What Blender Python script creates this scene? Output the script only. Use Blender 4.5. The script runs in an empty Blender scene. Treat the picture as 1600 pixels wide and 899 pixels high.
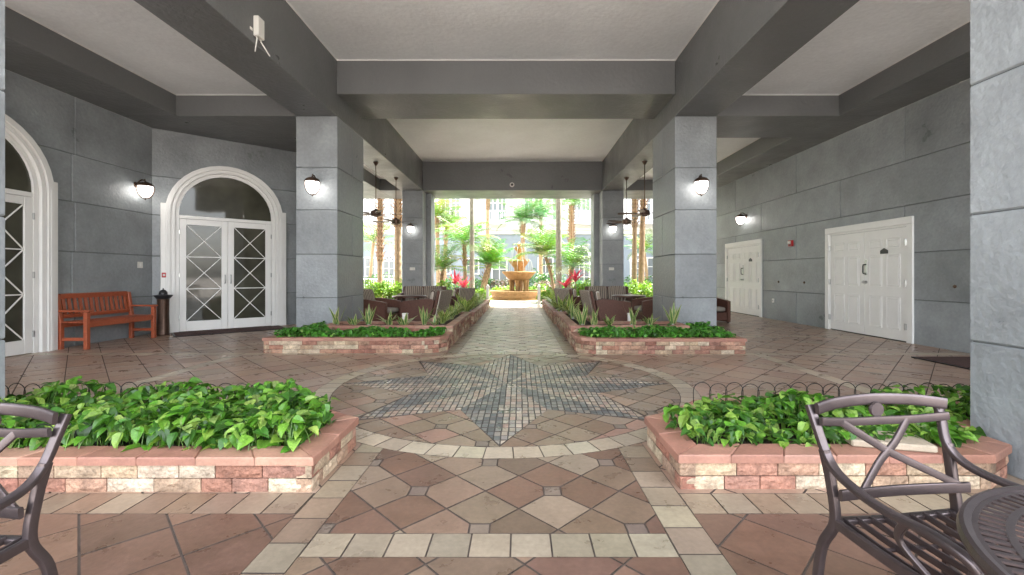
import bpy, bmesh, math, random
from math import pi, sin, cos, radians, sqrt, atan2
from mathutils import Vector, Matrix, noise as mnoise

S = bpy.context.scene
COL = S.collection
R = random.Random(7)

# ------------------------------------------------------------------ camera, world, sun, exposure
cam_d = bpy.data.cameras.new('camera'); cam = bpy.data.objects.new('camera', cam_d); COL.objects.link(cam)
cam.location = (0, 0, 1.2); cam.rotation_euler = (radians(90), 0, 0)
cam_d.sensor_width = 36; cam_d.lens = 690 / 1600 * 36
cam_d.shift_x = -12 / 1600; cam_d.shift_y = -19.5 / 1600
cam_d.clip_start = 0.05; cam_d.clip_end = 2000
S.camera = cam

W = bpy.data.worlds.new('World'); S.world = W; W.use_nodes = True
wn = W.node_tree.nodes; wl = W.node_tree.links
sky = wn.new('ShaderNodeTexSky'); sky.sky_type = 'NISHITA'; sky.sun_disc = False
SUN_EL, SUN_AZ = radians(62), radians(62)      # azimuth clockwise from +Y
sky.sun_elevation = SUN_EL; sky.sun_rotation = SUN_AZ; sky.dust_density = 2.5; sky.air_density = 1.0; sky.ozone_density = 1.0
hs = wn.new('ShaderNodeHueSaturation'); hs.inputs['Saturation'].default_value = 0.30
wl.new(sky.outputs[0], hs.inputs['Color']); wl.new(hs.outputs[0], wn['Background'].inputs[0])
wn['Background'].inputs[1].default_value = 0.14

sd = bpy.data.lights.new('sun', 'SUN'); sd.energy = 2.4; sd.angle = radians(1.0); sd.color = (1, .96, .9)
sun = bpy.data.objects.new('sun', sd); COL.objects.link(sun)
sv = Vector((sin(SUN_AZ) * cos(SUN_EL), cos(SUN_AZ) * cos(SUN_EL), sin(SUN_EL)))
sun.rotation_euler = sv.to_track_quat('Z', 'Y').to_euler(); sun.location = (0, -10, 20)

S.view_settings.view_transform = 'Standard'; S.view_settings.look = 'None'
S.view_settings.exposure = 3.7; S.view_settings.gamma = 1; S.view_settings.use_curve_mapping = False
S.render.engine = 'CYCLES'
S.cycles.max_bounces = 10; S.cycles.diffuse_bounces = 7

# ------------------------------------------------------------------ mesh builder
class MB:
    def __init__(s): s.v = []; s.f = []; s.m = []; s.c = []; s.col = (.5, .5, .5); s.mi = 0
    def face(s, pts, col=None, mi=None):
        n = len(s.v); s.v += [tuple(p) for p in pts]; s.f.append(tuple(range(n, n + len(pts))))
        s.m.append(s.mi if mi is None else mi); s.c.append(col or s.col)
    def raw(s, vs, fs, col=None, M=None):
        n = len(s.v)
        s.v += [tuple(M @ Vector(p)) if M else tuple(p) for p in vs]
        for f in fs: s.f.append(tuple(i + n for i in f)); s.m.append(s.mi); s.c.append(col or s.col)
    def box(s, x0, x1, y0, y1, z0, z1, col=None, M=None):
        vs = [(x0,y0,z0),(x1,y0,z0),(x1,y1,z0),(x0,y1,z0),(x0,y0,z1),(x1,y0,z1),(x1,y1,z1),(x0,y1,z1)]
        s.raw(vs, [(3,2,1,0),(4,5,6,7),(0,1,5,4),(1,2,6,5),(2,3,7,6),(3,0,4,7)], col, M)
    def cbox(s, x0, x1, y0, y1, z0, z1, c=.008, col=None, M=None):
        c = min(c, (x1-x0)*.45, (y1-y0)*.45, (z1-z0)*.45)
        vs = []; X = (x0, x1); Y = (y0, y1); Z = (z0, z1); idx = {}
        for i in (0, 1):
            for j in (0, 1):
                for k in (0, 1):
                    sx, sy, sz = (1, -1)[i], (1, -1)[j], (1, -1)[k]
                    for a in range(3):
                        p = [X[i] + sx*c, Y[j] + sy*c, Z[k] + sz*c]; p[a] = (X[i], Y[j], Z[k])[a]
                        idx[(i, j, k, a)] = len(vs); vs.append(p)
        fs = []
        def add(l, nrm):
            p = [Vector(vs[i]) for i in l]; n = (p[1]-p[0]).cross(p[2]-p[0])
            fs.append(tuple(l) if n.dot(Vector(nrm)) > 0 else tuple(reversed(l)))
        for q in (0, 1):
            sg = 2*q-1
            add([idx[(q,0,0,0)],idx[(q,1,0,0)],idx[(q,1,1,0)],idx[(q,0,1,0)]], (sg,0,0))
            add([idx[(0,q,0,1)],idx[(1,q,0,1)],idx[(1,q,1,1)],idx[(0,q,1,1)]], (0,sg,0))
            add([idx[(0,0,q,2)],idx[(1,0,q,2)],idx[(1,1,q,2)],idx[(0,1,q,2)]], (0,0,sg))
            for r in (0, 1):
                sr = 2*r-1
                add([idx[(q,r,0,0)],idx[(q,r,0,1)],idx[(q,r,1,1)],idx[(q,r,1,0)]], (sg,sr,0))
                add([idx[(q,0,r,0)],idx[(q,0,r,2)],idx[(q,1,r,2)],idx[(q,1,r,0)]], (sg,0,sr))
                add([idx[(0,q,r,1)],idx[(0,q,r,2)],idx[(1,q,r,2)],idx[(1,q,r,1)]], (0,sg,sr))
                for t in (0, 1): add([idx[(q,r,t,0)],idx[(q,r,t,1)],idx[(q,r,t,2)]], (sg,sr,2*t-1))
        s.raw(vs, fs, col, M)
    def prism(s, poly, z0, z1, col=None, M=None):
        n = len(poly); vs = [(p[0], p[1], z0) for p in poly] + [(p[0], p[1], z1) for p in poly]
        fs = [tuple(reversed(range(n))), tuple(range(n, 2*n))] + [(i, (i+1) % n, n+(i+1) % n, n+i) for i in range(n)]
        s.raw(vs, fs, col, M)
    def bar(s, a, b, w, h, up=(0,0,1), col=None, c=.0):
        a = Vector(a); b = Vector(b); d = b - a; L = d.length; d.normalize(); u = Vector(up)
        x = d.cross(u)
        if x.length < 1e-4: x = d.cross(Vector((1,0,0)))
        x.normalize(); u = x.cross(d)
        M = Matrix.Translation(a) @ Matrix((x, d, u)).transposed().to_4x4()
        (s.cbox(-w/2, w/2, 0, L, -h/2, h/2, c, col, M) if c else s.box(-w/2, w/2, 0, L, -h/2, h/2, col, M))
    def tube(s, path, rad, n=8, col=None, flat=1.0, up=(0,0,1), caps=True, sq=1):
        P = [Vector(p) for p in path]; m = len(P)
        rr = rad if isinstance(rad, (list, tuple)) else [rad]*m
        vs = []; fs = []; prev = None
        for i, p in enumerate(P):
            t = (P[min(i+1, m-1)] - P[max(i-1, 0)]).normalized()
            if prev is None:
                x = t.cross(Vector(up))
                if x.length < 1e-3: x = t.cross(Vector((1,0,0)))
            else: x = prev - t * prev.dot(t)
            x.normalize(); prev = x; y = x.cross(t)
            for k in range(n):
                a = 2*pi*k/n + (pi/n if sq < 1 else 0); ca = math.copysign(abs(cos(a))**sq, cos(a)); sa = math.copysign(abs(sin(a))**sq, sin(a)); vs.append(p + x*ca*rr[i] + y*sa*rr[i]*flat)
        for i in range(m-1):
            for k in range(n):
                a = i*n+k; b = i*n+(k+1) % n; fs.append((a, a+n, b+n, b))
        if caps: fs.append(tuple(range(n))); fs.append(tuple(reversed(range((m-1)*n, m*n))))
        s.raw(vs, fs, col)
    def lathe(s, prof, n=24, c=(0,0,0), col=None, flute=0, fn=0, M=None, cap=True):
        vs = []; fs = []; m = len(prof)
        for i, (r, z) in enumerate(prof):
            for k in range(n):
                a = 2*pi*k/n; q = r*(1 + (flute*cos(fn*a) if fn else 0)); vs.append((c[0]+q*cos(a), c[1]+q*sin(a), c[2]+z))
        for i in range(m-1):
            for k in range(n):
                a = i*n+k; b = i*n+(k+1) % n; fs.append((a, b, b+n, a+n))
        if cap and prof[0][0] > 1e-5: fs.append(tuple(reversed(range(n))))
        if cap and prof[-1][0] > 1e-5: fs.append(tuple(range((m-1)*n, m*n)))
        s.raw(vs, fs, col, M)
    def build(s, name, mats, parent=None, smooth=False, fix=False):
        me = bpy.data.meshes.new(name); me.from_pydata(s.v, [], s.f)
        if not isinstance(mats, (list, tuple)): mats = [mats]
        for m in mats: me.materials.append(m)
        me.polygons.foreach_set('material_index', s.m)
        at = me.color_attributes.new('tone', 'FLOAT_COLOR', 'CORNER')
        buf = []
        for f, c in zip(s.f, s.c): buf += [c[0], c[1], c[2], 1.0] * len(f)
        at.data.foreach_set('color', buf)
        if smooth: me.polygons.foreach_set('use_smooth', [True]*len(s.f))
        me.validate(); me.update()
        if fix:
            b = bmesh.new(); b.from_mesh(me); bmesh.ops.remove_doubles(b, verts=b.verts, dist=1e-5); bmesh.ops.recalc_face_normals(b, faces=b.faces); b.to_mesh(me); b.free()
        if smooth == 'auto':
            try: me.shade_smooth(); me.set_sharp_from_angle(angle=radians(35))
            except Exception: pass
        o = bpy.data.objects.new(name, me); COL.objects.link(o)
        if parent: o.parent = parent
        return o

def tag(o, label=None, cat=None, group=None, kind=None):
    if label: o['label'] = label
    if cat: o['category'] = cat
    if group: o['group'] = group
    if kind: o['kind'] = kind
    return o
def thing(name, label, cat, loc=(0,0,0), rz=0, group=None):
    o = bpy.data.objects.new(name, None); COL.objects.link(o); o.location = loc; o.rotation_euler = (0,0,rz); o.empty_display_size = .1
    return tag(o, label, cat, group)
def dup(root, loc, rz=0, label=None, group=None, scale=1):
    r = root.copy(); COL.objects.link(r); r.location = loc; r.rotation_euler = (0,0,rz); r.scale = (scale,)*3
    if label: r['label'] = label
    if group: r['group'] = group
    def rec(a, b):
        for ch in list(a.children):
            c = ch.copy(); COL.objects.link(c); c.parent = b; rec(ch, c)
    rec(root, r); return r

# ------------------------------------------------------------------ materials
def mat(name, base=(.5,.5,.5), rough=.6, metal=0, tone=False, n1=(0, 6, 4), n2=(0, 60, 3), bump=(0, 120, .002), rv=0, spec=.5, coat=0, emit=None, sub=0, stretch=None):
    """n1/n2 = (amount, scale, detail) of large / fine colour mottling; bump = (strength, scale, distance)"""
    m = bpy.data.materials.new(name); m.use_nodes = True; N = m.node_tree.nodes; L = m.node_tree.links; b = N['Principled BSDF']
    b.inputs['Roughness'].default_value = rough; b.inputs['Metallic'].default_value = metal; b.inputs['Specular IOR Level'].default_value = spec
    b.inputs['Coat Weight'].default_value = coat
    tc = N.new('ShaderNodeTexCoord'); src = tc.outputs['Object']
    if stretch:
        mp = N.new('ShaderNodeMapping'); mp.inputs['Scale'].default_value = stretch; L.new(src, mp.inputs[0]); src = mp.outputs[0]
    if tone:
        a = N.new('ShaderNodeAttribute'); a.attribute_name = 'tone'; cur = a.outputs['Color']
    else:
        rgb = N.new('ShaderNodeRGB'); rgb.outputs[0].default_value = (*base, 1); cur = rgb.outputs[0]
    fac1 = None
    for amt, sc, det in (n1, n2):
        if amt <= 0: continue
        nz = N.new('ShaderNodeTexNoise'); nz.inputs['Scale'].default_value = sc; nz.inputs['Detail'].default_value = det; nz.inputs['Roughness'].default_value = .6
        L.new(src, nz.inputs['Vector'])
        mr = N.new('ShaderNodeMapRange'); mr.inputs[1].default_value = .3; mr.inputs[2].default_value = .7; mr.inputs[3].default_value = 1-amt; mr.inputs[4].default_value = 1+amt
        L.new(nz.outputs[0], mr.inputs[0])
        mx = N.new('ShaderNodeVectorMath'); mx.operation = 'SCALE'; L.new(cur, mx.inputs[0]); L.new(mr.outputs[0], mx.inputs['Scale']); cur = mx.outputs[0]
        if fac1 is None: fac1 = nz.outputs[0]
    L.new(cur, b.inputs['Base Color'])
    if rv and fac1:
        mr = N.new('ShaderNodeMapRange'); mr.inputs[1].default_value = .3; mr.inputs[2].default_value = .7; mr.inputs[3].default_value = max(.02, rough-rv); mr.inputs[4].default_value = min(1, rough+rv)
        L.new(fac1, mr.inputs[0]); L.new(mr.outputs[0], b.inputs['Roughness'])
    if bump[0] > 0:
        nz = N.new('ShaderNodeTexNoise'); nz.inputs['Scale'].default_value = bump[1]; nz.inputs['Detail'].default_value = 5; L.new(src, nz.inputs['Vector'])
        bp = N.new('ShaderNodeBump'); bp.inputs['Strength'].default_value = bump[0]; bp.inputs['Distance'].default_value = bump[2]
        L.new(nz.outputs[0], bp.inputs['Height']); L.new(bp.outputs[0], b.inputs['Normal'])
    if emit:
        b.inputs['Emission Color'].default_value = (*emit[0], 1); b.inputs['Emission Strength'].default_value = emit[1]
    m['nodes_ready'] = 1
    return m

M = {}
M['stucco'] = mat('grey_painted_stucco', tone=True, rough=.44, n1=(.27, 1.3, 9), n2=(.08, 22, 4), bump=(.8, 20, .012), rv=.20, spec=.6)
M['stucco_beam'] = mat('dark_grey_beam_paint', (.135,.138,.138), .40, n1=(.08, 1.2, 6), n2=(.04, 40, 3), bump=(.7, 14, .012), rv=.14, spec=.6)
M['stucco_joint'] = mat('dark_joint_paint', (.13,.14,.14), .8)  # darker paint of the backing that shows in the joints
M['ceiling'] = mat('pale_ceiling_stucco', (.835,.86,.865), .5, n1=(.06, 1.0, 6), n2=(.04, 18, 4), bump=(.6, 12, .010), rv=.14)
M['white'] = mat('white_gloss_paint', (.80,.79,.76), .35, n1=(.03, 3, 4), n2=(0,1,1), bump=(.08, 30, .003))
M['white_line'] = mat('white_edge_bead', (.82,.81,.78), .6)
M['tile'] = mat('glazed_paver', tone=True, rough=.36, n1=(.16, 5, 6), n2=(.12, 38, 5), bump=(.35, 22, .006), rv=.15)
M['grout'] = mat('sandy_grout', (.105,.082,.068), .9, n1=(.25, 9, 3), bump=(.4, 150, .003))
M['brickstone'] = mat('split_sandstone', tone=True, rough=.8, n1=(.36, 11, 7), n2=(.22, 60, 5), bump=(1.0, 34, .022))
M['capstone'] = mat('red_sandstone_cap', tone=True, rough=.6, n1=(.16, 6, 6), n2=(.10, 60, 4), bump=(.5, 40, .006), rv=.12)
M['mortar'] = mat('mortar', (.08,.06,.05), .95, n1=(.2, 20, 3))
M['soil'] = mat('dark_mulch_soil', (.045,.030,.020), .95, n1=(.5, 18, 4), n2=(.4, 70, 4), bump=(1, 60, .03))
M['metal'] = mat('bronze_patio_metal', (.11,.088,.088), .30, metal=.75, n1=(.12, 12, 4), bump=(.25, 260, .0012))
M['iron'] = mat('black_wire', (.02,.02,.02), .5, metal=.4)
M['bronze'] = mat('brown_bronze', (.10,.060,.042), .4, metal=.6, n1=(.15, 20, 3))
M['glass_dark'] = mat('reflective_door_glass', (.060,.058,.042), .04, spec=.45, n1=(.5, 1.1, 3))
M['glass_win'] = mat('pale_window_glass', (.16,.18,.19), .08, spec=.8)
M['lamp'] = mat('lit_frosted_glass', (.9,.9,.88), .5, emit=((1,.97,.92), .95))
M['redwood'] = mat('red_stained_wood', (.36,.085,.035), .42, n1=(.18, 4, 5), n2=(.12, 40, 4), bump=(.25, 60, .003), stretch=(6,1,6))
M['wicker'] = mat('dark_wicker', (.12,.052,.036), .5, n1=(.2, 20, 3), n2=(.25, 160, 2), bump=(.8, 190, .004))
M['tabletop'] = mat('dark_table_wood', (.10,.05,.035), .3, n1=(.2, 6, 4))
M['rubber'] = mat('doormat_pile', (.075,.035,.028), .95, n1=(.25, 30, 4), n2=(.3, 300, 2), bump=(1, 300, .005))
M['plastic'] = mat('off_white_plastic', (.72,.70,.65), .4)
M['red'] = mat('red_plastic', (.45,.02,.02), .4)
M['black'] = mat('black_plastic', (.02,.02,.022), .4)
M['steel'] = mat('brushed_steel', (.45,.45,.44), .3, metal=1)
M['foutain_stone'] = mat('ochre_cast_stone', (.37,.21,.085), .75, n1=(.22, 5, 5), n2=(.12, 40, 4), bump=(.6, 40, .01))
M['water'] = mat('fountain_water', (.5,.55,.55), .08, spec=.8, n1=(.15, 20, 3), bump=(.6, 25, .02))
M['leaf'] = mat('waxy_leaf', tone=True, rough=.36, n1=(.25, 30, 3), n2=(.1, 120, 2))
M['frond'] = mat('palm_frond_leaf', tone=True, rough=.45, n1=(.2, 3, 3))
M['bark'] = mat('palm_bark', tone=True, rough=.9, n1=(.25, 8, 5), n2=(.15, 50, 4), bump=(.9, 30, .02))
M['paver'] = mat('pale_court_paver', tone=True, rough=.7, n1=(.12, 4, 4), n2=(.08, 40, 3))
M['bounce_mulch'] = mat('pale_bounce_mulch', (.36,.33,.28), .9, n1=(.35, 3, 5), n2=(.4, 30, 4), bump=(1, 30, .05))  # ground made pale so that light bounces under the roof neutral
M['facade_grey'] = mat('blue_grey_render', (.23,.27,.31), .7, n1=(.05, .6, 4))
M['facade_white'] = mat('cream_render', (.70,.69,.66), .7, n1=(.04, .6, 4))
M['asphalt'] = mat('driveway_concrete', (.34,.31,.28), .85, n1=(.1, 1, 4), n2=(.15, 60, 3))

def leafy(m, tr=.35, sc=1.0):
    N = m.node_tree.nodes; L = m.node_tree.links; b = N['Principled BSDF']; out = N['Material Output']
    t = N.new('ShaderNodeBsdfTranslucent'); src = b.inputs['Base Color'].links[0].from_socket
    br = N.new('ShaderNodeVectorMath'); br.operation = 'MULTIPLY'; br.inputs[1].default_value = (1.2*sc, 1.5*sc, .6*sc); L.new(src, br.inputs[0]); L.new(br.outputs[0], t.inputs[0])
    mx = N.new('ShaderNodeMixShader'); mx.inputs[0].default_value = tr; L.new(b.outputs[0], mx.inputs[1]); L.new(t.outputs[0], mx.inputs[2]); L.new(mx.outputs[0], out.inputs[0])
leafy(M['leaf'], .25); leafy(M['frond'], .25, .75)

def stripe_mat(name, axis=0, scale=16):
    m = bpy.data.materials.new(name); m.use_nodes = True; N = m.node_tree.nodes; L = m.node_tree.links; b = N['Principled BSDF']; b.inputs['Roughness'].default_value = .9
    tc = N.new('ShaderNodeTexCoord'); sx = N.new('ShaderNodeSeparateXYZ'); L.new(tc.outputs['Object'], sx.inputs[0])
    ml = N.new('ShaderNodeMath'); ml.operation = 'MULTIPLY'; ml.inputs[1].default_value = scale/2; L.new(sx.outputs[axis], ml.inputs[0])
    fr = N.new('ShaderNodeMath'); fr.operation = 'FRACT'; L.new(ml.outputs[0], fr.inputs[0])
    cr = N.new('ShaderNodeValToRGB'); cr.color_ramp.interpolation = 'CONSTANT'; L.new(fr.outputs[0], cr.inputs[0])
    e = cr.color_ramp.elements; e[0].position = 0; e[0].color = (.09,.055,.045,1); e[1].position = .16; e[1].color = (.50,.43,.35,1)
    for p, c in ((.3,(.20,.13,.10)),(.42,(.55,.50,.42)),(.52,(.10,.07,.06)),(.68,(.33,.26,.20)),(.8,(.60,.55,.47)),(.9,(.22,.15,.12))):
        q = e.new(p); q.color = (*c, 1)
    L.new(cr.outputs[0], b.inputs['Base Color']); return m
M['stripe'] = stripe_mat('striped_cushion_fabric', 0, 16)
M['fabric'] = mat('taupe_cushion_fabric', (.30,.27,.23), .95, n1=(.1, 8, 3), bump=(.5, 300, .002))

# ------------------------------------------------------------------ polygon clipping for paving
def area(p):
    return .5*sum(p[i][0]*p[(i+1) % len(p)][1]-p[(i+1) % len(p)][0]*p[i][1] for i in range(len(p)))
def half(poly, a, b, left=True):
    nx, ny = -(b[1]-a[1]), b[0]-a[0]
    if not left: nx, ny = -nx, -ny
    out = []; n = len(poly)
    ds = [(p[0]-a[0])*nx+(p[1]-a[1])*ny for p in poly]
    for i in range(n):
        j = (i+1) % n
        if ds[i] >= 0: out.append(poly[i])
        if (ds[i] > 0 > ds[j]) or (ds[i] < 0 < ds[j]):
            t = ds[i]/(ds[i]-ds[j]); out.append((poly[i][0]+t*(poly[j][0]-poly[i][0]), poly[i][1]+t*(poly[j][1]-poly[i][1])))
    return out
def bb(p): xs = [q[0] for q in p]; ys = [q[1] for q in p]; return min(xs), max(xs), min(ys), max(ys)
def inter(poly, cv):
    a = bb(poly); b = bb(cv)
    if a[0] > b[1] or a[1] < b[0] or a[2] > b[3] or a[3] < b[2]: return []
    for i in range(len(cv)):
        poly = half(poly, cv[i], cv[(i+1) % len(cv)])
        if len(poly) < 3: return []
    return poly if abs(area(poly)) > 2e-5 else []
def subtract(poly, cv):
    if not inter(poly, cv): return [poly]
    out = []; rem = poly
    for i in range(len(cv)):
        a, b = cv[i], cv[(i+1) % len(cv)]
        o = half(rem, a, b, False)
        if len(o) > 2 and abs(area(o)) > 2e-5: out.append(o)
        rem = half(rem, a, b, True)
        if len(rem) < 3: break
    return out
def rect(x0, x1, y0, y1): return [(x0,y0),(x1,y0),(x1,y1),(x0,y1)]
def circle(cx, cy, r, n=72): return [(cx+r*cos(2*pi*i/n), cy+r*sin(2*pi*i/n)) for i in range(n)]
def shrink(poly, g):
    n = len(poly); out = []
    if area(poly) < 0: poly = poly[::-1]
    for i in range(n):
        p0, p1, p2 = Vector(poly[i-1]), Vector(poly[i]), Vector(poly[(i+1) % n])
        d1 = (p1-p0).normalized(); d2 = (p2-p1).normalized()
        n1 = Vector((-d1.y, d1.x)); n2 = Vector((-d2.y, d2.x)); q = n1+n2
        k = g/max(.2, (1+n1.dot(n2))); out.append(tuple(p1+q*k))
    return out

CX, CY, R0, R1 = -.14, 4.87, 1.80, 1.995     # rosette centre, inner and outer radius of its ring
disc = circle(CX, CY, R1)
tiles = MB()
def lay(poly, zone, subs=(), col=(.4,.3,.2), z=.004, gap=.006, tilt=.003):
    poly = shrink(poly, gap/2+.001)
    p = inter(poly, zone) if zone else poly
    if not p: return
    ps = [p]
    for sb in subs: ps = [q for x in ps for q in subtract(x, sb)]
    cx = sum(q[0] for q in poly)/len(poly); cy = sum(q[1] for q in poly)/len(poly)
    ta, tb, dz = R.uniform(-tilt, tilt), R.uniform(-tilt, tilt), R.uniform(-.0008, .0008)
    for q in ps:
        n = len(q); top = [(x, y, z+dz+ta*(x-cx)+tb*(y-cy)) for x, y in q]; bot = [(x, y, -.008) for x, y in q]
        tiles.raw(top, [tuple(range(n))], col); tiles.raw(top+bot, [(n+i, n+(i+1) % n, (i+1) % n, i) for i in range(n)], (.09,.07,.058))
def vary(c, k=.12, h=.025):
    s = 1+R.uniform(-k, k); return tuple(max(.01, v*s*(1+R.uniform(-h, h))) for v in c)
TERRA = [(.160,.093,.064), (.185,.110,.076), (.145,.086,.062), (.20,.135,.092), (.17,.115,.080)]  # front tiles coloured darker to stand for the light falling off there
TAN = [(.25,.185,.130), (.22,.160,.112), (.27,.21,.150), (.22,.145,.10)]
CREAM = [(.29,.24,.172), (.315,.265,.19), (.26,.217,.155), (.27,.215,.152)]
BROWN = [(.34,.225,.16), (.37,.25,.185), (.31,.205,.15), (.35,.255,.19)]
STRIP = [(.42,.345,.25), (.45,.38,.28), (.38,.31,.23)]
GREYP = [(.50,.42,.355), (.42,.34,.285), (.56,.48,.41), (.46,.36,.30)]
def diag(zone, subs, pal, s=.27, dots=True, ox=0, oy=0, gap=.008):
    x0, x1, y0, y1 = bb(zone); h = s/sqrt(2); c = .25*s
    k0 = int((x0-ox)/h)-2; k1 = int((x1-ox)/h)+2; m0 = int((y0-oy)/h)-2; m1 = int((y1-oy)/h)+2
    for i in range(k0, k1):
        for j in range(m0, m1):
            if (i+j) % 2: continue
            cx, cy = ox+i*h, oy+j*h
            if cx+h < x0 or cx-h > x1 or cy+h < y0 or cy-h > y1: continue
            col = vary(R.choice(pal)); e = .26*h
            def dot(vi, vj): return dots and vj % 2 == 0 and vi % 4 == (1 if vj % 4 == 0 else 3)
            poly = []
            for vi, vj, a, b in ((i, j-1, (-1, 1), (1, 1)), (i+1, j, (-1, -1), (-1, 1)), (i, j+1, (1, -1), (-1, -1)), (i-1, j, (1, 1), (1, -1))):
                vx, vy = ox+vi*h, oy+vj*h
                if dot(vi, vj): poly += [(vx+a[0]*e, vy+a[1]*e), (vx+b[0]*e, vy+b[1]*e)]
                else: poly.append((vx, vy))
            lay(poly, zone, subs, col, gap=gap)
            if dot(i+1, j):
                vx, vy = ox+(i+1)*h, oy+j*h; lay([(vx-e, vy-e), (vx+e, vy-e), (vx+e, vy+e), (vx-e, vy+e)], zone, subs, vary((.19,.145,.115)), gap=gap)
def band(x0, x1, y0, y1, along, step, pal, subs=(), off=0, slant=0):
    if along == 'x':
        t = x0-off
        while t < x1:
            lay([(t, y0), (t+step, y0), (t+step+slant, y1), (t+slant, y1)], rect(x0, x1, y0, y1), subs, vary(R.choice(pal), .1)); t += step
    else:
        t = y0-off
        while t < y1:
            lay([(x0, t), (x1, t), (x1, t+step), (x0, t+step)], rect(x0, x1, y0, y1), subs, vary(R.choice(pal), .1)); t += step
XL0, XL1, XR0, XR1 = -1.12, -.94, .68, .87
YE = 17.4
band(XL0, XL1, -2, YE, 'y', .2, CREAM+TAN, [disc], off=.03)
band(XR0, XR1, -2, YE, 'y', .2, CREAM+TAN, [disc], off=.11)
band(XL1, XR0, 1.87, 2.045, 'x', .18, CREAM)
diag(rect(XL1, XR0, -2, 1.87), [], TERRA, s=.29, ox=.02, oy=1.62)
diag(rect(XL1, XR0, 2.045, CY), [disc], TERRA+TAN, s=.262, ox=-.19-.185, oy=2.816)
diag(rect(XL1, XR0, CY, YE), [disc], GREYP, s=.25, dots=True, ox=-.13, oy=7, gap=.010)
# ring
nr = 62
for i in range(nr):
    a0, a1 = 2*pi*i/nr, 2*pi*(i+1)/nr
    p = [(CX+R0*cos(a0), CY+R0*sin(a0)), (CX+R1*cos(a0), CY+R1*sin(a0)), (CX+R1*cos(a1), CY+R1*sin(a1)), (CX+R0*cos(a1), CY+R0*sin(a1))]
    lay(p, None, (), vary(R.choice(STRIP), .1))
# compass star of small setts
RT, RV = 1.77, 1.02
tri = []
for k in range(8):
    a = -pi/2-k*pi/4      # clockwise from the near tip
    T = (CX+RT*cos(a)*(1 if k % 2 == 0 else .97), CY+RT*sin(a)*(1 if k % 2 == 0 else .97))
    Vc = (CX+RV*cos(a-pi/8), CY+RV*sin(a-pi/8)); Va = (CX+RV*cos(a+pi/8), CY+RV*sin(a+pi/8))
    for Vx, dark in ((Vc, True), (Va, False)):
        t = [(CX, CY), T, Vx]
        if area(t) < 0: t = t[::-1]
        tri.append((t, dark))
    T2 = (CX+RT*cos(a-pi/4), CY+RT*sin(a-pi/4))
    # field between two points
    arc = [(CX+(R0-.004)*cos(a-pi/4*q/8), CY+(R0-.004)*sin(a-pi/4*q/8)) for q in range(9)]
    poly = [Vc]+arc
    if area(poly) < 0: poly = poly[::-1]
    pal = TAN+[(.33,.20,.145)] if T[1] < CY else TAN+BROWN[:1]
    diag(poly, [t for t, _ in tri[-2:]]+[], pal, s=.25, ox=CX+.05, oy=CY+.03)
DARK = [(.115,.122,.122), (.14,.146,.144), (.095,.102,.105), (.19,.185,.172), (.25,.225,.195)]
LITE = [(.40,.33,.25), (.34,.28,.22), (.45,.38,.30), (.30,.27,.235), (.38,.27,.21)]
bw, bh = .054, .088
for t, dark in tri:
    x0, x1, y0, y1 = bb(t)
    i0 = int((x0-CX)/bw)-1; i1 = int((x1-CX)/bw)+1; j0 = int((y0-CY)/bh)-1; j1 = int((y1-CY)/bh)+1
    for i in range(i0, i1+1):
        for j in range(j0, j1+1):
            jx = R.uniform(-.0025, .0025); jy = R.uniform(-.004, .004)
            x, y = CX+i*bw+jx, CY+j*bh+jy
            lay([(x, y), (x+bw, y), (x+bw, y+bh), (x, y+bh)], t, (), vary(R.choice((DARK if dark else LITE) if R.random() < .93 else DARK[3:]+LITE), .15), gap=.009, tilt=.012)
# dark bed under the setts
g = MB(); g.mi = 0
for t, _ in tri: g.face([(x, y, -.0012) for x, y in t])
tag(g.build('sett_bed', mat('dark_sett_joint', (.085,.078,.07), .9)), kind='structure')
# side floors
bands_side = [rect(-12, XL0, 2.21, 2.42), rect(XR1, 12, 2.21, 2.42), rect(-4.30, -4.12, 2.42, 6.6), rect(3.50, 3.68, 2.42, 6.6),
              rect(-12, XL0, 6.6, 6.78), rect(XR1, 12, 6.6, 6.78), rect(XR1, 12, 8.55, 8.7)]
diag(rect(-7.6, XL0, -2, 2.3), bands_side, TERRA[:3], s=.31, dots=False, ox=-1.0, oy=2.1)
diag(rect(XR1, 7, -2, 2.3), bands_side, TERRA[:3], s=.31, dots=False, ox=1.1, oy=1.95)
diag(rect(-7.6, XL0, 2.3, YE), bands_side+[disc], BROWN, s=.36, dots=False, ox=0, oy=.1)
diag(rect(XR1, 7, 2.3, YE), bands_side+[disc], BROWN, s=.36, dots=False, ox=.1, oy=.2)
band(-7.6, XL0, 2.21, 2.42, 'x', .175, TAN, slant=-.0)
band(XR1, 7, 2.21, 2.42, 'x', .175, CREAM+TAN)
band(-4.30, -4.12, 2.42, 6.6, 'y', .4, STRIP, [disc]); band(3.50, 3.68, 2.42, 6.6, 'y', .4, STRIP, [disc])
band(-7.6, XL0, 6.6, 6.78, 'x', .34, STRIP); band(XR1, 7, 6.6, 6.78, 'x', .34, STRIP); band(XR1, 7, 8.55, 8.7, 'x', .34, STRIP)
tag(tiles.build('pavement', M['tile']), 'brown and cream paving tiles with a compass star rosette', kind='structure')
g = MB(); g.box(-7.7, 7.1, -2, YE, -.05, -.0025); tag(g.build('floor', M['grout']), kind='structure')
g = MB(); g.box(-160, 160, YE, 200, -.3, -.03); tag(g.build('ground', M['bounce_mulch']), kind='structure')
g = MB(); g.box(-160, 160, -120, -2, -.3, -.02); g.box(-160,-7.7,-2,YE,-.3,-.02); g.box(7.1,160,-2,YE,-.3,-.02); tag(g.build('driveway', M['asphalt']), kind='structure')
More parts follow.
